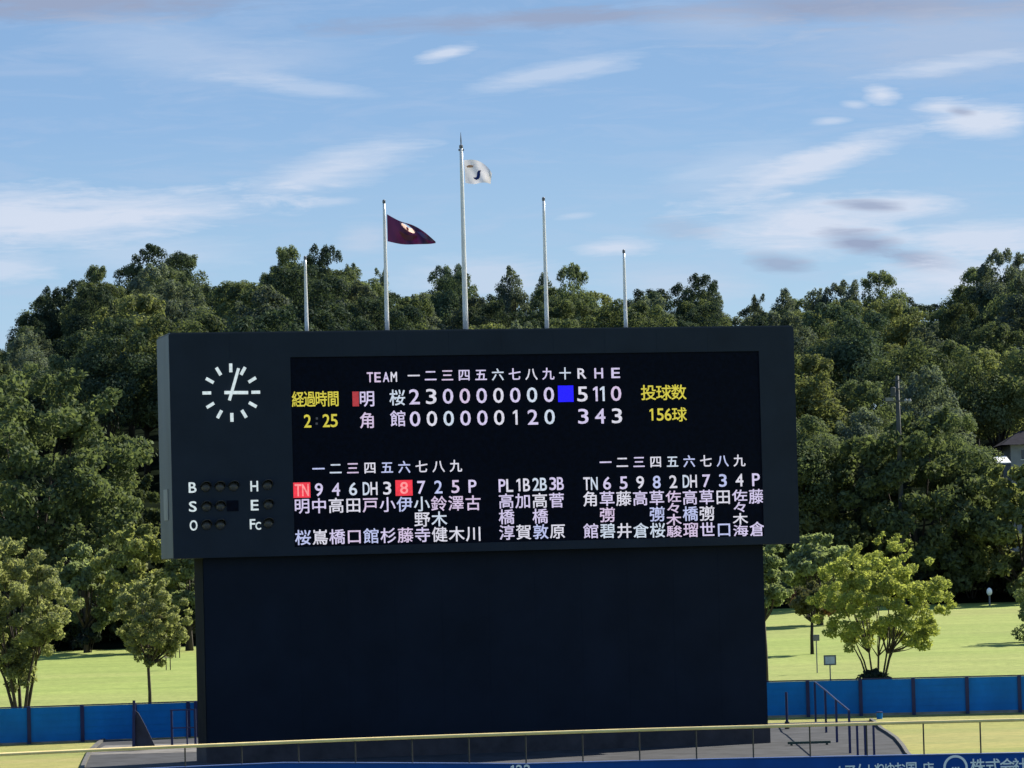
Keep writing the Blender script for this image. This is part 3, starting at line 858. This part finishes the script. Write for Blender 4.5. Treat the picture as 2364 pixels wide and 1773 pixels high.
t = thing('bollard', at(1815, 1668, 171), 'single dark blue post on the path close to the tower', 'bollard')
q = at(1815, 1600, 170); g = gz(q.x, 170); m = MB(); m.tube([(q.x, 170, g), (q.x, 170, g + 1.5)], .055, 10); m.build('post', M_FPOST, t); m = MB(); m.tube([(q.x, 170, g + .002), (q.x, 170, g + .3), (q.x, 170, g + .32)], [.1, .1, .06], 10); m.build('sleeve', M_DARK, t)
a, b = at(1818, 1706, 155), at(1917, 1703, 155)
m = MB(); m.box((a.x, 154.9, 2.06), (b.x - a.x, 0, 0), (0, .12, 0), (0, 0, .09)); m.box((a.x + .1, 154.92, 2.004), (.08, 0, 0), (0, .08, 0), (0, 0, .055)); m.box((b.x - .18, 154.92, 2.004), (.08, 0, 0), (0, .08, 0), (0, 0, .055))
tag(m.build('parking_bar', mat('dark_green_paint', (.02, .05, .03), .5, .1, 3)), 'low dark green bar lying across the asphalt right of tower', 'barrier')
q = at(2030, 1640, 175); g = gz(q.x, 175)
t = thing('litter_bin', (q.x, 175, g), 'small blue bin at the foot of the right blue fence', 'bin')
m = MB(); m.tube([(q.x, 175, g), (q.x, 175, g + .26)], [.12, .14], 14); m.build('body', M_FENCE, t); m = MB(); m.tube([(q.x, 175, g + .262), (q.x, 175, g + .29), (q.x, 175, g + .31)], [.155, .155, .08], 14); m.build('lid', M_FPOST, t)

# ------------------------------------------------------------------ signs, lamp, utility pole, house
def sign(x0, y0, x1, y1, D, label, face):
    a, b = at(x0, y1, D), at(x1, y0, D)
    g = gz((a.x + b.x) / 2, D); cx = (a.x + b.x) / 2
    t = thing('park_sign', (cx, D, g), label, 'sign')
    m = MB(); m.cbox((cx, D, (a.z + b.z) / 2), b.x - a.x, .06, b.z - a.z); m.build('frame', M_SIGNG, t, False, .01)
    m = MB(); w = (b.x - a.x) * .76; h = (b.z - a.z) * .72; m.cbox((cx, D - .036, (a.z + b.z) / 2), w, .012, h); m.build('face', face, t)
    m = MB(); m.tube([(cx, D + .06, g - .05), (cx, D + .06, b.z - .05)], .03, 8); m.build('post', M_SIGNG, t)
sign(1902, 1512, 1930, 1536, 188, 'grey framed sign with a pale face, on the lawn before the bushy tree', M_SIGNW)
sign(1877.5, 1465, 1891.5, 1480, 212, 'small dark sign beside the thin trunk of the reddish tree', M_SIGNG)
q = at(2284, 1366, 292); g = gz(q.x, 292)
t = thing('garden_lamp', (q.x, 292, g), 'small white globe lamp at the dark forest edge on the right', 'lamp')
m = MB(); m.tube([(q.x, 292, g), (q.x, 292, q.z - .1)], .06, 8); m.build('post', M_SIGNG, t)
bm = bmesh.new(); bmesh.ops.create_uvsphere(bm, u_segments=16, v_segments=10, radius=.2, matrix=Matrix.Translation(q) @ Matrix.Diagonal((1, 1, 1.4, 1)))
me = bpy.data.meshes.new('globe'); bm.to_mesh(me); bm.free(); link('globe', me, t, (M_GLOBE,))
t = thing('utility_pole', (at(2074, 1000, 296).x, 296, gz(at(2074, 1000, 296).x, 296)), 'grey concrete utility pole with crossarms among the trees on the right', 'utility pole')
pt_, pb_ = at(2071, 868, 296), at(2075, 1000, 296)
m = MB(); m.tube([(pb_.x, 296, gz(pb_.x, 296) - .1), (pb_.x, 296, pb_.z), (pt_.x, 296, pt_.z)], [.2, .17, .13], 10); m.build('pole', M_UPOLE, t, True)
for x0, x1, y in ((2062, 2082, 878), (2056, 2086, 898), (2044, 2102, 926)):
    a, b = at(x0, y, 295.8), at(x1, y, 295.8); m = MB(); m.cbox(((a.x + b.x) / 2, 295.8, (a.z + b.z) / 2), b.x - a.x, .09, .10); m.build('crossarm', M_UPOLE, t)
q = at(2062, 905, 295.6); m = MB(); m.tube([q + Vector((0, 0, -.35)), q + Vector((0, 0, -.3)), q + Vector((0, 0, .3)), q + Vector((0, 0, .35))], [.14, .19, .19, .1], 12); m.build('transformer', M_UPOLE, t)
for x in (2091, 2100):
    q = at(x, 925, 295.5); m = MB(); m.tube([q + Vector((0, 0, -.14)), q + Vector((0, 0, 0)), q + Vector((0, 0, .14))], [.08, .14, .08], 10); m.build('insulator', M_PLASTER, t)
q = at(2053, 922, 295.6); m = MB(); m.cbox(q, .55, .2, .26); m.build('switch_box', M_SIGNG, t)
# house half hidden at the right edge
HD = 312.0
a, b = at(2334, 1070, HD), at(2334, 1027, HD); g = gz(a.x, HD)
t = thing('house', (a.x + 3, HD + 2.5, g), 'white walled house with a dark roof half hidden by trees at the right edge', 'house')
m = MB(); m.box((a.x, HD, g - .3), (6, 0, 0), (0, 5, 0), (0, 0, b.z - g + .3)); wl = m.build('wall', M_PLASTER, t)
m = MB(); z = b.z + .003
m.add([(a.x - .7, HD - .6, z), (a.x + 6.6, HD - .6, z), (a.x + 6.6, HD + 5.6, z), (a.x - .7, HD + 5.6, z), (a.x + 1, HD + 2.5, z + 1.1), (a.x + 5, HD + 2.5, z + 1.1)], [(3, 2, 1, 0), (0, 1, 5, 4), (1, 2, 5), (2, 3, 4, 5), (3, 0, 4)])
m.build('roof', M_ROOF, t)
m = MB(); m.cbox((a.x + 1.2, HD - .01, b.z - .75), .8, .05, .7); w_ = m.build('window', M_GLASS, t)
m = MB(); m.cbox((a.x + 1.2, HD - .03, b.z - 1.13), .95, .1, .06); m.build('sill', M_WHITE, w_)
c0, c1 = at(2298, 1069, HD - 3), at(2330, 1054, HD - 3)
m = MB(); m.add([(c0.x, HD - 4, c0.z), (c1.x, HD - 4, c0.z), (c1.x, HD - 1, c1.z + .1), (c0.x, HD - 1, c1.z + .1), (c0.x, HD - 4, c0.z - .06), (c1.x, HD - 4, c0.z - .06), (c1.x, HD - 1, c1.z + .04), (c0.x, HD - 1, c1.z + .04)], [(0, 1, 2, 3), (7, 6, 5, 4), (4, 5, 1, 0), (5, 6, 2, 1), (6, 7, 3, 2), (7, 4, 0, 3)])
m.build('porch_roof', M_WHITE, t)
# pale boards and mossy stones on the left lawn
for D, mm, lab, bds in ((232, M_PINK, 'low pale pink boards on stakes beside the crown of the forked tree', ((379, 387, 1508, 1519), (388, 397, 1506, 1519))),
                        (246, M_YEL, 'low pale yellow boards on stakes near the little dark tree', ((402, 408, 1489, 1501), (411, 417, 1488, 1499)))):
    q0 = at((bds[0][0] + bds[1][1]) / 2, 1520, D)
    t = thing('low_hoarding', (q0.x, D, gz(q0.x, D)), lab, 'boards')
    for x0, x1, y0, y1 in bds:
        a, b = at(x0, y1, D), at(x1, y0, D); g = gz(a.x, D)
        m = MB(); m.cbox(((a.x + b.x) / 2, D, (a.z + b.z) / 2), b.x - a.x, .05, b.z - a.z); bd = m.build('board', mm, t)
        m = MB(); m.cbox(((a.x + b.x) / 2, D + .06, (g + b.z) / 2 - .04), .05, .05, max(.2, b.z - g)); m.build('stake', M_BARK, bd)
for k, (x, y) in enumerate(((381, 1544), (439, 1566))):
    h = y - (1330 - .026 * (x - 1182))
    D = 185.0
    for _ in range(40): D = (ZC - gz((x - CX) / F_PX * D, D)) * F_PX / h
    q = at(x, y, D); bm = bmesh.new(); bmesh.ops.create_icosphere(bm, subdivisions=2, radius=.13)
    rr = random.Random(k)
    for v_ in bm.verts: v_.co = Vector((v_.co.x * 1.3, v_.co.y, v_.co.z * .8)) * (1 + rr.uniform(-.2, .2))
    me = bpy.data.meshes.new('stone'); bm.to_mesh(me); bm.free()
    o = link('stone', me, None, (M_STONE,)); o.location = (q.x, D, gz(q.x, D) + .06)
    tag(o, ('mossy stone on the left lawn just right of the small tree', 'mossy stone on the left lawn nearest the scoreboard tower')[k], 'stone')

# ------------------------------------------------------------------ trees
def leaf_mesh(name, clumps, n, size, rs, flat=.75, droop=0.0, soft=False):
    """clumps: array of x, y, z, r"""
    cl = np.array(clumps); w = cl[:, 3] ** 2; w = w / w.sum()
    idx = rs.choice(len(cl), n, p=w)
    d = rs.normal(size=(n, 3)); d /= np.linalg.norm(d, axis=1)[:, None]
    rad = rs.uniform(.25, 1, n) ** .55
    p = cl[idx, :3] + d * (rad * cl[idx, 3])[:, None] * np.array([1, 1, flat])
    nrm = d * (.5 if soft else 1.1) + rs.normal(size=(n, 3)) * (.8 if soft else .5) + np.array([0, 0, .35]); nrm /= np.linalg.norm(nrm, axis=1)[:, None]
    a = np.cross(nrm, rs.normal(size=(n, 3))); a /= np.linalg.norm(a, axis=1)[:, None]
    b = np.cross(nrm, a)
    if droop: a[:, 2] -= droop; 
    s = rs.uniform(size[0], size[1], n)[:, None]
    v = np.stack([p - a * s, p - b * s * .5 + a * s * .15, p + a * s, p + b * s * .5 + a * s * .15], 1).reshape(-1, 3)
    me = bpy.data.meshes.new(name)
    me.vertices.add(4 * n); me.loops.add(4 * n); me.polygons.add(n)
    me.vertices.foreach_set('co', v.astype(np.float32).ravel())
    me.loops.foreach_set('vertex_index', np.arange(4 * n, dtype=np.int32))
    me.polygons.foreach_set('loop_start', np.arange(0, 4 * n, 4, dtype=np.int32))
    me.polygons.foreach_set('loop_total', np.full(n, 4, dtype=np.int32))
    me.update(); me.validate()
    return me

def make_clumps(rs, n, rx, ry, rz, cz, shape='round', rc=.25, spikes=3):
    out = []
    for i in range(n):
        d = rs.normal(size=3); d /= np.linalg.norm(d)
        if d[2] < -.55 and shape not in ('full', 'fan', 'egg'): d[2] *= -.6
        r = rs.uniform(.2, 1) ** .45 * (1 - rc * .45)
        k = rs.uniform(.7, 1.25)
        x, y, z = d * r
        if shape == 'vase':                     # narrow foot, wide head
            h = (z + 1) / 2; f = .42 + .80 * min(1, h * 1.7) * (1 - max(0, h - .8) * .8)
            x, y = x * f, y * f
        if shape == 'fan':                      # foliage right down to the fork of the stems
            h = (z + 1) / 2; f = .30 + .85 * min(1, h * 1.55)
            x, y = x * f, y * f
        if shape == 'egg':
            h = (z + 1) / 2; f = .42 + .62 * min(1, h * 2.0)
            x, y = x * f, y * f
        if shape == 'cone':
            h = (z + 1) / 2; f = 1.15 - .75 * h
            x, y = x * f, y * f
        out.append((x * rx, y * ry, cz + z * rz, rc * rx * k))
    for i in range(spikes):
        a, q = rs.uniform(0, 6.28), rs.uniform(.1, .75)
        z = math.sqrt(max(0, 1 - q * q)) * rs.uniform(.88, 1.0)
        for kk in range(3):
            out.append((math.cos(a) * q * rx + .05 * kk * rx, math.sin(a) * q * ry, cz + z * rz + .055 * kk * rz, rc * rx * (.62 - .14 * kk)))
    return out

def trunk_mesh(rs, clumps, cz, rz, r0, stems=1, splay=0.0, limb=.35, nlimb=14):
    m = MB()
    zf = cz - rz * .75
    if stems == 1:
        m.tube([(0, 0, -.2), (rs.uniform(-.05, .05), 0, zf * .5), (rs.uniform(-.1, .1), rs.uniform(-.1, .1), max(zf, .4)), (0, 0, cz + rz * .15)], [r0 * 1.25, r0, r0 * .85, r0 * .25], 9)
        starts = [Vector((0, 0, max(.35, zf * .9)))]
    else:
        starts = []
        for k in range(stems):
            a = 6.283 * k / stems + rs.uniform(-.3, .3)
            e = Vector((math.cos(a) * splay, math.sin(a) * splay, cz * rs.uniform(.7, 1.0)))
            s = Vector((math.cos(a) * r0 * 1.3, math.sin(a) * r0 * 1.3, -.15))
            mid = s.lerp(e, .5) + Vector((0, 0, .1 * cz))
            m.tube([s, s.lerp(mid, .5), mid, e], [r0, r0 * .8, r0 * .6, r0 * .3], 8)
            starts.append(mid)
    cl = sorted(clumps, key=lambda c: -c[3])[:nlimb]
    for c in cl:
        e = Vector(c[:3]); s = min(starts, key=lambda q: (q - e).length)
        mid = s.lerp(e, .5) + Vector((0, 0, -.06 * (e - s).length)) + Vector((rs.uniform(-.1, .1), rs.uniform(-.1, .1), 0))
        m.tube([s, s.lerp(mid, .6), mid, e], [r0 * limb * 1.3, r0 * limb, r0 * limb * .7, r0 * limb * .25], 6, cap=False)
    return m

def tree(name, label, loc, clumps, nleaf, size, lm, rs, cz, rz, r0, cat='tree', group=None, bark=None, stems=1, splay=0., flat=.75, limb=.35, nlimb=14, droop=0.):
    t = thing(name, loc, label, cat, group)
    T = trunk_mesh(rs, clumps, cz, rz, r0, stems, splay, limb, nlimb).build('trunk', bark or M_BARK, None, True)
    T.parent = t
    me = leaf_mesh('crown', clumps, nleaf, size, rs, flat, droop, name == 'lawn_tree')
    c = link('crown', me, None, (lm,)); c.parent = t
    return t

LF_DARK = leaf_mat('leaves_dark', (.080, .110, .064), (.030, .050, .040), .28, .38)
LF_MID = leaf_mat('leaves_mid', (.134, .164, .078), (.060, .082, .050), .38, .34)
LF_YELG = leaf_mat('leaves_yellow_green', (.198, .218, .092), (.095, .116, .058), .42, .28)
LF_GREY = leaf_mat('leaves_grey_green', (.148, .176, .126), (.072, .094, .076), .38, .28)
LF_NEAR = leaf_mat('leaves_near_olive', (.300, .320, .165), (.155, .175, .095), .50, .04)
LF_LIME = leaf_mat('leaves_near_lime', (.365, .400, .125), (.190, .215, .078), .52, .04)
LF_OLIVE = leaf_mat('leaves_olive_yellow', (.280, .300, .125), (.140, .160, .075), .46, .04)
LF_SAGE = leaf_mat('leaves_near_sage', (.255, .300, .165), (.130, .165, .095), .50, .04)
LF_RED = leaf_mat('leaves_turning_red', (.15, .15, .07), (.07, .075, .04), .35, .05, tint=(.46, .17, .14))
LF_SHRUB = leaf_mat('leaves_shrub_dark', (.030, .042, .034), (.014, .022, .020), .15, .1)

KINDS = [('rounded dark evergreen in the hillside wood', LF_DARK, 4.6, 5.2, 10, 'round'), ('mid green broadleaf tree in the hillside wood', LF_MID, 4.4, 4.8, 9.5, 'round'),
         ('yellowish green tree in the hillside wood', LF_YELG, 3.9, 4.6, 9, 'round'), ('grey green open tree in the hillside wood', LF_GREY, 3.6, 5.4, 10, 'vase'),
         ('tall narrow dark tree in the hillside wood', LF_DARK, 2.7, 5.8, 11, 'cone'), ('wide spreading green tree in the hillside wood', LF_MID, 5.4, 4.4, 9, 'round'),
         ('slender pale tree with loose foliage in the hillside wood', LF_GREY, 2.5, 4.6, 10, 'round'), ('low dense dark tree in the hillside wood', LF_DARK, 4.4, 3.8, 7, 'round')]
GROUP = 'trees of the wooded hill behind the scoreboard'
protos = []
def tag_forest(i): return KINDS[i][0]
def forest_tree(i, x, y, s, rz, z=None, top=None):
    lab, lm, rx, rzc, cz, shp = KINDS[i]
    if protos[i] is None:
        rs = np.random.RandomState(100 + i)
        cl = make_clumps(rs, 40, rx, rx, rzc, cz, shp, .29 if rx > 3 else .34, 9 if rx > 3 else 3)
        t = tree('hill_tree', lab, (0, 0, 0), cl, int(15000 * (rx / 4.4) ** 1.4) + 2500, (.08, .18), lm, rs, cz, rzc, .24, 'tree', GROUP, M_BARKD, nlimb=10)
        protos[i] = t
    else:
        src = protos[i]
        t = src.copy(); C.link(t)
        for ch in src.children:
            c = ch.copy(); C.link(c); c.parent = t
    z0 = gz(x, y) if z is None else z
    t.location = (x, y, z0 - .2); t.rotation_euler = (0, 0, rz); t.scale = (s, s, s if top is None else (top - z0) / (cz + rzc))
    return t
protos = [None] * len(KINDS)
rg = random.Random(11)
rows = [(303, 5.5), (316, 5.6), (329, 5.6), (342, 5.6), (356, 5.8), (370, 5.6), (383, 5.0), (391, 4.4)]
for ri_, (Y, spc) in enumerate(rows):
    half = 1182 / F_PX * Y + 4
    x = -half + rg.uniform(0, spc)
    while x < half:
        if x < -4 and Y < 290: x += spc; continue
        y = Y + rg.uniform(-4, 4)
        px = CX + x / y * F_PX
        if y < lerp_tab(LAWN_END, x) + 5: y = lerp_tab(LAWN_END, x) + 5
        back = ri_ >= 6
        if 2270 < px < 2440 and y < 322: x += spc; continue
        i = rg.choice([0, 0, 1, 1, 2, 3, 5, 7, 4] if px < 1300 else [1, 1, 2, 2, 3, 3, 5, 0, 6])
        s = rg.uniform(.78, 1.12)
        if back:
            sy = lerp_tab(SKYLINE, px / K) + rg.uniform(4, 30) + (0 if ri_ == 7 else 26)
            top = at(px, sy * K, y).z
            i = rg.choice([0, 0, 1, 1, 5] if px < 1300 else [1, 1, 3, 0, 2])
            s = rg.uniform(.7, .95)
            forest_tree(i, x, y, s, rg.uniform(0, 6.28), top=top)
        else:
            # keep under the skyline
            lim = at(px, (lerp_tab(SKYLINE, px / K) + 40) * K, y).z
            lab, lm, rx, rzc, cz, shp = KINDS[i]
            g = gz(x, y)
            s = min(s, max(.5, (lim - g) / (cz + rzc)))
            forest_tree(i, x, y, s, rg.uniform(0, 6.28))
        x += spc * rg.uniform(.8, 1.25)
# trees that stick out of the skyline
for (px, py, i, s, y) in [(345, 532, 0, .8, 389), (620, 538, 1, .62, 389), (690, 535, 0, .65, 390), (762, 566, 6, .62, 388), (1106, 572, 6, .72, 386), (1170, 585, 6, .6, 391), (1232, 578, 1, .62, 386), (820, 575, 6, .55, 392), (975, 576, 0, .7, 384),
                          (1500, 598, 0, .7, 388), (1545, 620, 6, .45, 390), (1700, 620, 6, .7, 388), (1760, 620, 6, .7, 390), (1830, 600, 6, .8, 386), (1905, 592, 1, .7, 388), (2160, 543, 3, .75, 384), (2205, 552, 3, .7, 388), (2080, 622, 1, .6, 388), (1640, 632, 6, .55, 389), (208, 580, 1, .6, 388), (110, 625, 0, .6, 386), (60, 680, 1, .6, 385)]:
    q = at(px * K, py * K, y)
    forest_tree(i, q.x, y, s, rg.uniform(0, 6.28), top=q.z)

def near_tree(name, label, box, D, lm, seed, shape='round', nl=6000, size=(.09, .19), n=40, rc=.22, r0=.13, stems=1, splay=.5, base=None, flat=.8, spikes=5, bark=None, group=None, limb=.35, nlimb=16, depth=None):
    """box = crown extent in photo pixels (x0, y0, x1, y1); the foot stands on the ground under it"""
    x0, y0, x1, y1 = box
    a, b = at(x0, (y0 + y1) / 2, D), at(x1, (y0 + y1) / 2, D)
    zt, zb = at((x0 + x1) / 2, y0, D).z, at((x0 + x1) / 2, y1, D).z
    fx = at(base, y1, D).x if base else (a.x + b.x) / 2
    g = gz(fx, D)
    rs = np.random.RandomState(seed)
    rx = (b.x - a.x) / 2; rz = (zt - zb) / 2; cz = (zt + zb) / 2 - g; off = (a.x + b.x) / 2 - fx
    cl = [(c[0] + off * min(1.2, max(0, c[2] / cz)), c[1], c[2], c[3]) for c in make_clumps(rs, n, rx, depth or rx, rz, cz, shape, rc, spikes)]
    return tree(name, label, (fx, D, g), cl, nl, size, lm, rs, cz, rz, r0, 'tree', group, bark, stems, splay, flat, limb, nlimb)

near_tree('lawn_tree', 'large olive tree with several stems behind the blue fence, cut off by the photo edge', (-128, 1246, 186, 1602), 187, LF_NEAR, 1, 'egg', 40000, (.05, .12), 230, .11, .10, 6, 1.3, base=48, spikes=10, limb=.4, nlimb=36)
near_tree('lawn_tree', 'small tree with a thin forked trunk behind the left blue fence', (248, 1332, 452, 1552), 184, LF_NEAR, 2, 'egg', 18000, (.045, .105), 150, .12, .075, base=344, spikes=6, limb=.5, nlimb=26)
near_tree('lawn_tree', 'yellow green tree rising behind the small forked tree', (205, 1215, 410, 1470), 254, LF_OLIVE, 3, 'full', 12000, (.10, .21), 60, .2, .15, spikes=7)
near_tree('lawn_tree', 'loose pale tree with visible branches between the olive tree and the forked tree', (104, 1258, 288, 1476), 256, LF_SAGE, 4, 'full', 11000, (.10, .2), 46, .19, .15, spikes=6, limb=.6, nlimb=26)
near_tree('lawn_tree', 'sage green tree touching the tower under the scoreboard cabinet', (375, 1265, 500, 1440), 255, LF_SAGE, 5, 'full', 8500, (.10, .2), 46, .24, .15)
near_tree('lawn_tree', 'little dark tree with a black trunk next to the tower', (410, 1380, 480, 1468), 255, LF_SHRUB, 6, 'round', 2600, (.10, .2), 22, .28, .12, base=432, bark=M_BARKD)
near_tree('lawn_tree', 'bushy yellow green tree fanning from many stems behind the right fence', (1880, 1246, 2198, 1580), 188, LF_LIME, 7, 'vase', 36000, (.045, .11), 240, .10, .062, 8, 1.25, base=2024, spikes=10, limb=.42, nlimb=40)
near_tree('lawn_tree', 'small tree turning red on a thin bare trunk on the right lawn', (1815, 1350, 1935, 1438), 231, LF_RED, 8, 'round', 5200, (.08, .17), 34, .25, .09, base=1873, bark=M_BARKD)
near_tree('lawn_tree', 'pale tree half hidden by the tower, beside the reddish tree', (1690, 1235, 1832, 1446), 204, LF_SAGE, 9, 'full', 10000, (.08, .16), 60, .2, .12)
near_tree('lawn_tree', 'green tree behind the reddish tree and the bushy tree', (1790, 1240, 1990, 1400), 268, LF_SAGE, 10, 'full', 8000, (.13, .26), 50, .22, .2)
near_tree('lawn_tree', 'dark leaning tree on the right lawn, cut off by the photo edge', (2322, 1318, 2540, 1500), 238, LF_MID, 12, 'full', 9000, (.07, .15), 50, .2, .12)
near_tree('lawn_tree', 'tall broad tree before the wood, left of the scoreboard clock', (-200, 868, 362, 1400), 272, LF_MID, 13, 'full', 30000, (.13, .28), 150, .13, .3, spikes=14, nlimb=16)
near_tree('lawn_tree', 'dense dark tree filling the gap between the tall broad tree and the scoreboard', (190, 1110, 430, 1440), 282, LF_MID, 14, 'full', 15000, (.13, .27), 80, .18, .25, spikes=6)
near_tree('lawn_tree', 'broad layered tree at the wood edge below the utility pole', (1880, 958, 2340, 1400), 300, LF_MID, 15, 'full', 30000, (.15, .30), 140, .14, .3, spikes=10, nlimb=12)
near_tree('lawn_tree', 'leafy tree at the wood edge touching the scoreboard side', (1720, 1020, 1990, 1400), 302, LF_YELG, 16, 'full', 16000, (.15, .30), 80, .18, .25, spikes=6)
near_tree('lawn_tree', 'green tree below the half hidden white house', (2225, 1074, 2500, 1400), 297, LF_YELG, 17, 'full', 16000, (.15, .30), 80, .18, .25, spikes=4)

def shrub(label, x0, y0, x1, y1, D, lm, seed, nl=1500, size=(.07, .15)):
    a, b = at(x0, y1, D), at(x1, y0, D); cx = (a.x + b.x) / 2; g = gz(cx, D)
    rs = np.random.RandomState(seed); rx = (b.x - a.x) / 2; h = max(.5, b.z - g)
    cl = make_clumps(rs, 18, rx, rx * .7, h * .5, h * .5, 'round', .3, 3)
    tree('shrub', label, (cx, D, g), cl, nl, size, lm, rs, h * .5, h * .5, .04, 'shrub', None, M_BARKD, 4, rx * .4, nlimb=8)
shrub('dark low shrub at the foot of the bushy right tree', 1976, 1546, 2068, 1575, 187, LF_SHRUB, 31, 1300, (.06, .16))
shrub('very dark shrub at the lawn edge between the left trees', 172, 1425, 240, 1484, 256, LF_SHRUB, 32, 2200, (.12, .24))

# undergrowth at the foot of the wood
rs_ = random.Random(21)
protoS = []
for i in range(3):
    rs = np.random.RandomState(60 + i)
    cl = make_clumps(rs, 26, 2.2, 1.8, 1.5, 1.5, 'full', .27, 3)
    lab = ('dark shrub along the foot of the wood', 'mid green shrub along the foot of the wood', 'dull green shrub along the foot of the wood')[i]
    t = tree('shrub', lab, (0, 0, 0), cl, 3600, (.10, .22), (LF_SHRUB, LF_MID, LF_DARK)[i], rs, 1.5, 1.5, .06, 'shrub', 'shrubs along the foot of the wood', M_BARKD, 4, .8, nlimb=8)
    protoS.append([t, False])
for px in list(range(-20, 480, 34)) + list(range(1730, 2400, 36)):
    px = px + rs_.uniform(-10, 10)
    Y = 260
    for _ in range(6): Y = lerp_tab(LAWN_END, (px - CX) / F_PX * Y) + 1.6
    Y += rs_.uniform(-.5, 2)
    x = (px - CX) / F_PX * Y
    i = rs_.choice([0, 0, 1, 2] if px > 2080 or px < 300 else [0, 1, 1, 2])
    if protoS[i][1]:
        t = protoS[i][0].copy(); C.link(t)
        for ch in protoS[i][0].children:
            c = ch.copy(); C.link(c); c.parent = t
    else:
        t = protoS[i][0]; protoS[i][1] = True
    k = rs_.uniform(.7, 1.3)
    t.location = (x, Y, gz(x, Y) - .15); t.rotation_euler = (0, 0, rs_.uniform(0, 6.28)); t.scale = (k, k, k * rs_.uniform(.8, 1.3))
